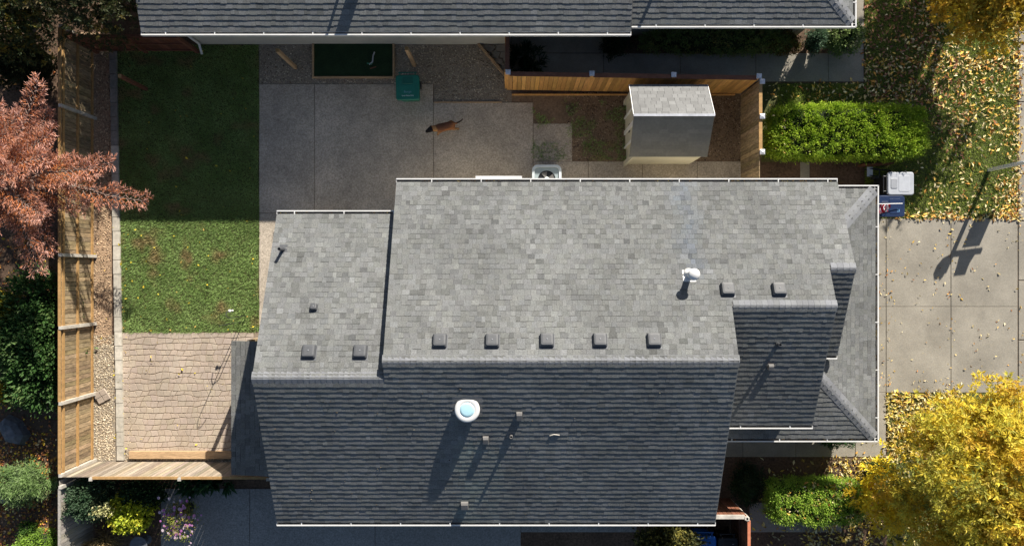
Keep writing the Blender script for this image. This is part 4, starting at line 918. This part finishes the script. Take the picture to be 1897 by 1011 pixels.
tag(b.build('boulder', M_BOULDER), 'angular blue grey boulder in the left bed', 'boulder')
x, y = G(12, 920); b = MB(Matrix.Translation((x, y, 0))); blob(b, (0, 0, .08), (.3, .16, .16), wob=.12, n=7, m=10); tag(b.build('boulder', M_STONE), 'small pale rock half hidden under the dwarf conifer', 'boulder')
# ------------------------------------------------------------------ trees
def limb(b, p0, p1, r0, r1, seg=5, sag=.0, jit=.08):
    p0, p1 = Vector(p0), Vector(p1); pts = [p0.lerp(p1, i / seg) + Vector((random.uniform(-jit, jit), random.uniform(-jit, jit), -sag * math.sin(math.pi * i / seg))) * (0 if i in (0, seg) else 1) for i in range(seg + 1)]
    for i in range(seg): b.tube(pts[i], pts[i + 1], r0 + (r1 - r0) * i / seg, r0 + (r1 - r0) * (i + 1) / seg, 7, False)
    return pts
def spray_tree(name, label, base, C, r, nclump, nspray, colors, leaf=(.10, .175), wr=.30, lump=.16, nlf=11, low=-.5):
    t = thing(name, label, 'tree', base); C = np.array(C); r = np.array(r)
    d = runit(nclump); d[:, 2] = np.where(d[:, 2] < low, -d[:, 2], d[:, 2])
    rad = rng.uniform(.35, 1.0, nclump) ** .5 * (1 + rng.normal(size=nclump) * lump)
    cc = C + d * r * rad[:, None]
    S = nspray; ci = rng.integers(0, nclump, S)
    sp_ = cc[ci] + rng.normal(size=(S, 3)) * [.24, .24, .16]
    ax_ = norm(norm((sp_ - C) / r) * .7 + runit(S) * .35 + np.array([0, 0, .5]))
    n = S * nlf; si = np.repeat(np.arange(S), nlf); A = ax_[si]
    t1 = norm(np.cross(A, runit(S)[si] + 1e-3)); t2 = np.cross(A, t1); ph = rng.uniform(0, 2 * np.pi, n); op = rng.uniform(.5, 1.35, n)
    D = norm(A * np.cos(op)[:, None] + (t1 * np.cos(ph)[:, None] + t2 * np.sin(ph)[:, None]) * np.sin(op)[:, None] - np.array([0, 0, .15]))
    P = sp_[si] + D * .02 + A * rng.uniform(-.04, .12, n)[:, None]
    N = norm(A + runit(n) * .5); L = rng.uniform(*leaf, n)
    hue = pal(colors, nclump, .1)[ci][si] * .55 + pal(colors, S, .1)[si] * .25 + pal(colors, n, .15) * .2
    np_obj('crown', quads(P, D, N, L, L * wr), 4, hue, M_LEAF, t)
    b = MB(); zc = C[2] - r[2] * .45
    top = Vector((C[0], C[1], zc)); limb(b, base, top, .13, .09)
    for k in range(14):
        q = Vector(cc[rng.integers(0, nclump)]); limb(b, Vector(base).lerp(top, random.uniform(.6, 1)), q, .05, .012, 5, .05)
    b.build('trunk', M_WOODB, t)
    return t
tx, ty = G(1836, 905, 3.2)
spray_tree('ash_tree', 'golden yellow autumn tree crown filling the lower corner by the driveway', (tx, ty, 0), (tx, ty, 3.3), (2.2, 2.75, 1.7), 340, 8000, [((.76, .60, .06), 6), ((.56, .52, .07), 4), ((.66, .38, .04), 2), ((.20, .24, .05), 2.4)])
tx2, ty2 = G(1640, 918, 1.6)
spray_tree('ash_sapling', 'low yellow side crown beside the box hedge end', (tx2 + .2, ty2 - .1, 0), (tx2, ty2, 1.5), (.72, .8, .7), 30, 420, [((.82, .66, .04), 5), ((.70, .48, .03), 3), ((.4, .38, .03), 1)])
mpal = [((.62, .36, .03), 4), ((.42, .32, .04), 3), ((.14, .18, .04), 2), ((.7, .52, .04), 3)]
spray_tree('maple_tree', 'low orange and green autumn crown over the leafy lawn in the top corner', (14.6, 8.9, 0), (14.25, 8.35, 2.3), (1.9, 1.2, .6), 76, 1700, mpal, leaf=(.1, .17), wr=.45)
spray_tree('maple_tree', 'tall autumn tree beyond the top edge shading the leafy lawn', (15.7, 13.9, 0), (15.45, 13.7, 4.2), (1.4, 2.7, 1.2), 100, 2200, mpal, leaf=(.13, .22), wr=.5)
# rusty conifer at the left edge
def rusty():
    bx, by = -14.5, 2.75
    t = thing('rusty_conifer', 'big rust and pink needled conifer reaching in from the left edge', 'tree', (bx, by, 0))
    tr = MB(); limb(tr, (bx, by, -.05), (bx - .1, by + .1, 5.9), .2, .03, 8)
    fP, fD, fL, fW, fC = [], [], [], [], []
    def fingers(q, d, side, tip):
        for _ in range(random.randint(12, 16)):
            a = Vector((random.gauss(0, 1), random.gauss(0, 1), random.gauss(0, .55))).normalized(); dd = (d * .75 + side * random.uniform(-.9, .9) + a * .5 + Vector((0, 0, .18))).normalized()
            fP.append(q + a * .05); fD.append(dd); fL.append(random.uniform(.06, .13)); fW.append(random.uniform(.013, .022))
            inner, outer = Vector((.50, .16, .042)), Vector((.63, .37, .31))
            k = min(1, max(0, tip + random.gauss(0, .22))); c = inner.lerp(outer, k) * random.uniform(.65, 1.2)
            fC.append(c)
    for i in range(39):
        z = 1.5 + 4.3 * (i / 39); ang = i * 2.39996 + random.uniform(-.3, .3)
        Lb = 3.5 * (1 - (z - 1.5) / 5.0) ** .8 * random.uniform(.66, 1.05)
        hd = Vector((math.cos(ang), math.sin(ang), 0)); p0 = Vector((bx, by, z)); p1 = p0 + hd * Lb + Vector((0, 0, Lb * random.uniform(.0, .22)))
        if p1.x < -16.9: continue
        pts = limb(tr, p0, p1, .04, .008, 6, .08, .06)
        for k in range(24):
            f = .25 + .75 * k / 23; q = p0.lerp(p1, f); sd = Vector((-hd.y, hd.x, 0)) * (1 if k % 2 else -1)
            ln = (.85 - f * .6) * random.uniform(.5, 1.1); d = (hd * .75 + sd * .8 + Vector((0, 0, random.uniform(-.1, .2)))).normalized()
            e = q + d * ln; tr.tube(q, e, .012, .005, 4, False)
            for m in range(max(2, int(ln / .11))):
                g_ = (m + 1) / max(2, int(ln / .11)); fingers(q.lerp(e, g_), d, Vector((-d.y, d.x, 0)), g_ * .6 + f * .35 - .22)
        fingers(p1, hd, sd, 1)
    P, D, L, W, Cc = np.array(fP), np.array(fD), np.array(fL), np.array(fW), np.array(fC)
    n = len(P); D = norm(D); t1 = norm(np.cross(D, runit(n))); t2 = np.cross(D, t1)
    V = []
    corner = [t1, -t1 * .5 + t2 * .87, -t1 * .5 - t2 * .87]
    for a in range(3):
        b_ = (a + 1) % 3
        V.append(np.stack([P + corner[a] * W[:, None] * .5, P + corner[b_] * W[:, None] * .5, P + D * L[:, None] + corner[b_] * W[:, None] * .22, P + D * L[:, None] + corner[a] * W[:, None] * .22], 1))
    V = np.stack(V, 1).reshape(-1, 3)
    np_obj('crown', V, 4, np.repeat(Cc, 3, axis=0), M_NEEDLE, t)
    tr.build('trunk', mk('pale_bark', (.26, .18, .15), .9, .3, 14, .15, 2, .5), t)
rusty()
spray_tree('evergreen_tree', 'dark mottled evergreen with pale flower tips over the top left fence', (-12.5, 8.6, 0), (-12.2, 8.25, 2.6), (1.75, 1.45, 1.3), 120, 2600, [((.028, .042, .014), 6), ((.06, .07, .02), 3), ((.26, .19, .09), 1.2), ((.34, .24, .05), .5)], leaf=(.06, .11), wr=.42)
spray_tree('evergreen_tree', 'dark tree crown with a few yellow leaves in the top left corner', (-15.4, 8.6, 0), (-14.6, 8.0, 2.2), (1.5, 1.5, 1.2), 80, 1500, [((.035, .055, .014), 6), ((.07, .08, .02), 2), ((.42, .30, .04), .9)], leaf=(.07, .13), wr=.45)
# ------------------------------------------------------------------ grass, gravel, litter (stuff)
def in_px(n, x0, x1, y0, y1):
    px = rng.uniform(x0, x1, n); py = rng.uniform(y0, y1, n); s = H / F
    return px, py, (px - CX) * s, (CY - py) * s
def grass(name, label, rects, dens, colfn, keep=None, hh=(.04, .09), z=.006):
    V, C = [], []
    for (x0, x1, y0, y1) in rects:
        n = int((x1 - x0) * (y1 - y0) * (H / F) ** 2 * dens); px, py, X, Y = in_px(n, x0, x1, y0, y1)
        if keep is not None:
            k = keep(px, py, X, Y); px, py, X, Y = px[k], py[k], X[k], Y[k]
        n = len(X); P = np.stack([X, Y, np.full(n, z)], 1); h = rng.uniform(*hh, n)
        a = rng.uniform(0, 2 * np.pi, n); ln = rng.uniform(.3, 1.1, n); d = np.stack([np.cos(a), np.sin(a), np.zeros(n)], 1); s = np.stack([-np.sin(a), np.cos(a), np.zeros(n)], 1)
        w = rng.uniform(.005, .010, n)[:, None]
        tip = P + d * (h * ln)[:, None] + np.array([0, 0, 1]) * (h * .8)[:, None]
        V.append(np.stack([P - s * w, P + s * w, tip], 1).reshape(-1, 3)); C.append(colfn(px, py, X, Y))
    o = np_obj(name, np.concatenate(V), 3, np.concatenate(C), M_GRASS, kind='stuff'); tag(o, label, 'grass')
def col_a(px, py, X, Y):
    q = vnoise(X, Y, 1.6) * .6 + vnoise(X, Y, 4.5) * .4 + rng.normal(size=len(X)) * .1
    dry = np.clip((vnoise(X + 40, Y, 1.9) * .7 + vnoise(X, Y + 30, 5) * .3 - .60) * 4 + np.clip((px - 445) / 30, 0, 1) * .5 * (py > 520) + np.clip((236 - px) / 12, 0, 1) * .6, 0, 1)[:, None]
    g_ = np.array([.13, .215, .05]) * (1 - q[:, None]) + np.array([.29, .41, .13]) * q[:, None]
    return (g_ * (1 - dry) + np.array([.30, .23, .10]) * dry) * rng.uniform(.75, 1.25, (len(X), 1))
grass('grass', 'back lawn grass between the edging kerb and the slab', [(218, 484, 84, 620)], 2600, col_a, lambda px, py, X, Y: (rng.random(len(px)) < np.clip((px - 217) / 12, .15, 1)) & (px < 477 + 7 * vnoise(X, Y, 3.1)) & (py < 613 + 7 * vnoise(X, Y, 3.3)))
def col_b(px, py, X, Y):
    q = vnoise(X, Y, 1.3) * .6 + vnoise(X, Y, 5) * .4 + rng.normal(size=len(X)) * .1
    return (np.array([.15, .21, .025]) * (1 - q[:, None]) + np.array([.28, .35, .06]) * q[:, None]) * rng.uniform(.75, 1.25, (len(X), 1))
grass('grass', 'front lawn grass under fallen leaves between hedge and sidewalk', [(1602, 1884, 0, 404), (1440, 1602, 156, 210)], 1800, col_b)
grass('grass', 'front lawn grass below the driveway under the yellow tree', [(1644, 1884, 728, 1011)], 500, col_b)
grass('grass', 'ragged grass tufts in the dirt beside the garden shed', [(985, 1160, 172, 298)], 900, col_a, lambda px, py, X, Y: (vnoise(X, Y, 2.0) * .6 + vnoise(X, Y, 6) * .4 - .1 * (py > 240) * (py < 262)) > .56, hh=(.06, .13))
grass('grass', 'strip of grass at the foot of the clipped hedge end', [(1455, 1475, 160, 205)], 1500, col_b)
def stones(name, label, rects, dens, cols, size=(.014, .034), z=.004, keep=None):
    V, C = [], []
    for (x0, x1, y0, y1) in rects:
        n = int((x1 - x0) * (y1 - y0) * (H / F) ** 2 * dens); px, py, X, Y = in_px(n, x0, x1, y0, y1)
        if keep is not None:
            k = keep(px, py); X, Y = X[k], Y[k]
        n = len(X); s = rng.uniform(*size, n)[:, None]; a = rng.uniform(0, 6.28, n)
        P = np.stack([X, Y, np.full(n, z)], 1)
        ring = [P + s * np.stack([np.cos(a + k * 1.571) * rng.uniform(.7, 1.2, n), np.sin(a + k * 1.571) * rng.uniform(.7, 1.2, n), rng.uniform(-.1, .2, n)], 1) for k in range(4)]
        top = P + s * np.stack([rng.uniform(-.3, .3, n), rng.uniform(-.3, .3, n), rng.uniform(.5, 1.0, n)], 1)
        c = pal(cols, n, .2)
        for k in range(4): V.append(np.stack([ring[k], ring[(k + 1) % 4], top], 1).reshape(-1, 3)); C.append(c)
    tag(np_obj(name, np.concatenate(V), 3, np.concatenate(C), M_PEBBLE, kind='stuff'), label, 'gravel')
grv = [((.33, .28, .21), 3), ((.40, .35, .27), 2), ((.2, .16, .12), 2), ((.46, .41, .33), .6)]
stones('gravel', 'brown grey gravel between the turf box and the cedar fence', [(732, 940, 84, 188), (480, 580, 84, 154), (580, 732, 143, 155)], 420, grv, keep=lambda px, py: (py < 156) | (px > 805))
stones('gravel', 'pale gravel strip between the tan fence and the stamped patio', [(166, 212, 620, 852), (230, 430, 850, 856), (226, 246, 640, 850)], 800, [((.42, .35, .25), 3), ((.55, .48, .36), 2), ((.26, .2, .14), 2)])
stones('gravel', 'brown gravel between the shed and the cedar gate fence', [(1296, 1374, 172, 298), (1050, 1165, 172, 298)], 350, [((.20, .14, .09), 3), ((.3, .23, .16), 2), ((.1, .07, .05), 2)])
stones('bark_chips', 'tan bark chips along the foot of the tan fence', [(166, 206, 84, 640)], 500, [((.40, .28, .18), 3), ((.5, .38, .25), 1.5), ((.22, .15, .1), 2)], (.012, .035))
def litter(name, label, spec, cols, size=(.09, .17), ratio=.42, z=.03, zs=0):
    P_, N_, D_, L_, C_ = [], [], [], [], []
    for (x0, x1, y0, y1, n, fn) in spec:
        px, py, X, Y = in_px(n, x0, x1, y0, y1); X = X * (H - zs) / H; Y = Y * (H - zs) / H
        if fn is not None:
            k = rng.random(n) < fn(px, py, X, Y); X, Y = X[k], Y[k]
        n = len(X); zz = z + rng.uniform(0, .035, n)
        P_.append(np.stack([X, Y, zz], 1)); a = rng.uniform(0, 6.28, n); D_.append(np.stack([np.cos(a), np.sin(a), rng.normal(size=n) * .2], 1))
        N_.append(norm(np.array([0, 0, 1.0]) + rng.normal(size=(n, 3)) * .45)); L_.append(rng.uniform(*size, n) * rng.choice([.6, .85, 1.0, 1.2], n)); C_.append(pal(cols, n, .28))
    P_, D_, N_, L_, C_ = map(np.concatenate, (P_, D_, N_, L_, C_))
    tag(np_obj(name, quads(P_, D_, N_, L_, L_ * ratio, .25), 4, C_, M_DRYLEAF, kind='stuff'), label, 'fallen leaves')
ly = [((.74, .60, .28), 4), ((.76, .52, .12), 3), ((.58, .30, .07), 2), ((.36, .15, .05), 1.3), ((.8, .70, .44), 2.5)]
nzf = lambda f, lo, k: (lambda px, py, X, Y: np.clip((vnoise(X, Y, f) - lo) * k, .05, 1))
litter('fallen_leaves', 'tan and yellow leaves strewn over the front lawn below the top tree', [
    (1596, 1884, -20, 130, 1500, nzf(1.1, .1, 2.4)), (1720, 1884, 90, 290, 1100, lambda px, py, X, Y: np.clip((px - 1690) / 90, .2, 1) * np.clip((330 - py) / 120, .25, 1)),
    (1596, 1740, 110, 190, 420, lambda px, py, X, Y: .6 + 0 * px), (1500, 1720, 150, 205, 220, None), (1720, 1884, 290, 402, 300, nzf(1.3, .25, 2.2)), (1700, 1884, 392, 408, 190, None), (1840, 1886, 330, 408, 220, None),
    (1660, 1760, 395, 407, 60, None), (1876, 1893, 0, 410, 330, None), (1640, 1720, 300, 400, 60, None), (1420, 1600, 155, 200, 60, None)], ly)
litter('fallen_leaves', 'dense yellow leaf carpet between the driveway and the yellow tree', [
    (1643, 1790, 727, 850, 2500, None), (1520, 1650, 847, 885, 420, lambda px, py, X, Y: np.clip((px - 1510) / 60, .2, 1)), (1643, 1884, 850, 1011, 900, None), (1490, 1640, 950, 1011, 420, None), (1380, 1500, 850, 1011, 130, None), (1580, 1643, 812, 846, 14, None)],
    [((.66, .56, .24), 4), ((.62, .46, .08), 4), ((.48, .28, .07), 1.5), ((.7, .62, .36), 2)])
litter('fallen_leaves', 'scattered yellow leaves lying on the driveway and sidewalk', [(1642, 1880, 405, 726, 120, None), (1625, 1650, 405, 726, 55, None), (1755, 1768, 405, 726, 26, None), (1886, 1897, 400, 726, 14, None), (1690, 1780, 700, 727, 50, None)], ly, (.06, .11), z=.026)
litter('fallen_leaves', 'yellow leaves dotted over the back lawn and patio', [(224, 478, 420, 612, 45, None), (224, 478, 90, 415, 30, None), (228, 430, 618, 836, 16, None), (214, 236, 400, 840, 50, None), (170, 205, 420, 640, 8, None)], [((.7, .55, .06), 3), ((.6, .42, .12), 1)], (.05, .10), .6, .05)
litter('fallen_leaves', 'orange and brown leaf litter covering the bed left of the fence', [(-20, 100, 440, 1030, 1100, None), (-20, 106, 800, 1030, 1700, lambda px, py, X, Y: .8 + 0 * px), (0, 110, 90, 160, 60, None)], [((.38, .15, .06), 5), ((.58, .29, .07), 3), ((.75, .52, .05), 2.4), ((.6, .44, .25), 1.4), ((.2, .09, .05), 3)], (.06, .13), .6, .012)
litter('fallen_leaves', 'yellow leaves caught on top of the box clipped hedge', [(1440, 1595, 890, 962, 420, lambda px, py, X, Y: np.clip((px - 1420) / 120, .1, 1) * np.clip((py - 870) / 50, .2, 1))], ly, (.07, .13), .42, 1.2, zs=1.2)
# moss bits and cones on the shaded roof slope
b = MB()
for k in range(130):
    u = random.uniform(XL + .3, XMR - .2) if k % 3 else random.gauss(-4, 1.6); v = random.uniform(.2, 4.9)
    u = min(max(u, XL + .2), XMR - .2)
    if u < XM + .2 and v > 4.4: v -= .8
    q = PL.p(u, v, .008); r_ = random.choice([.008, .010, .013, .018]); c = random.choice([(.05, .04, .03), (.12, .09, .06), (.2, .17, .13), (.03, .03, .03)])
    b.tube(q, q + Vector((random.uniform(-1, 1), random.uniform(-1, 1), .9)).normalized() * r_ * 2, r_, r_ * .4, 5, True, c)
tag(b.build('roof_debris', M_PEBBLE, kind='stuff'), 'dark moss bits and cones scattered on the lower roof slope', 'debris')
tx_, ty_ = PL.hit(1028, 805).x, PL.hit(1028, 805).y; q = PL.hit(1028, 805) + Vector((0, 0, .02))
b = MB(); b.path([q + Vector((-.14, -.02, 0)), q + Vector((-.03, .02, .02)), q + Vector((.12, 0, .01))], .014, 6); tag(b.build('stick', M_GREYW), 'pale bent stick lying on the dark lower roof slope', 'stick')
shrub('shrub', 'dense dark undergrowth shrub behind the rusty conifer top', 'shrub', GP(50, 120, .6), (1.1, .8, .8), 4500, .1, [((.02, .03, .01), 4), ((.05, .05, .02), 1)], clumps=90, sig=.12)

b = MB()
for (xa_, xb_, ya_, yb_, z_, n_) in ((XM, X3, YU + .03, YU + .09, EZ - .10, 60), (HX + .03, HX + .09, HYL, HYU, HZ - .10, 70), (XMR, HX, HYL - .09, HYL - .03, HZ - .10, 16), (XL, XM, YUL + .03, YUL + .09, EZ - .1, 14)):
    for k in range(n_):
        q = Vector((random.uniform(xa_, xb_), random.uniform(ya_, yb_), z_ + random.uniform(.0, .03))); a = random.uniform(0, 6.28); l = random.uniform(.03, .06); d = Vector((math.cos(a), math.sin(a), .2)) * l; n_v = Vector((-math.sin(a), math.cos(a), .3)) * l * .4
        b.add([q - d, q + n_v, q + d, q - n_v], [(0, 1, 2, 3)], random.choice([(.35, .2, .08), (.5, .36, .12), (.12, .07, .04), (.2, .1, .05)]))
tag(b.build('gutter_litter', M_DRYLEAF, kind='stuff'), 'brown leaf bits lying in the white house gutters', 'leaf litter')

litter('fallen_leaves', 'reddish brown leaves in the tree shade right of the top house', [(1600, 1735, -10, 250, 900, None), (1735, 1790, 100, 290, 150, None)], [((.30, .13, .09), 4), ((.42, .2, .12), 3), ((.5, .34, .2), 1.5)], (.08, .16))

litter('fallen_leaves', 'few yellow leaves caught on top of the long clipped hedge', [(1430, 1712, 206, 285, 46, None)], ly, (.06, .11), .45, 1.38, zs=1.38)
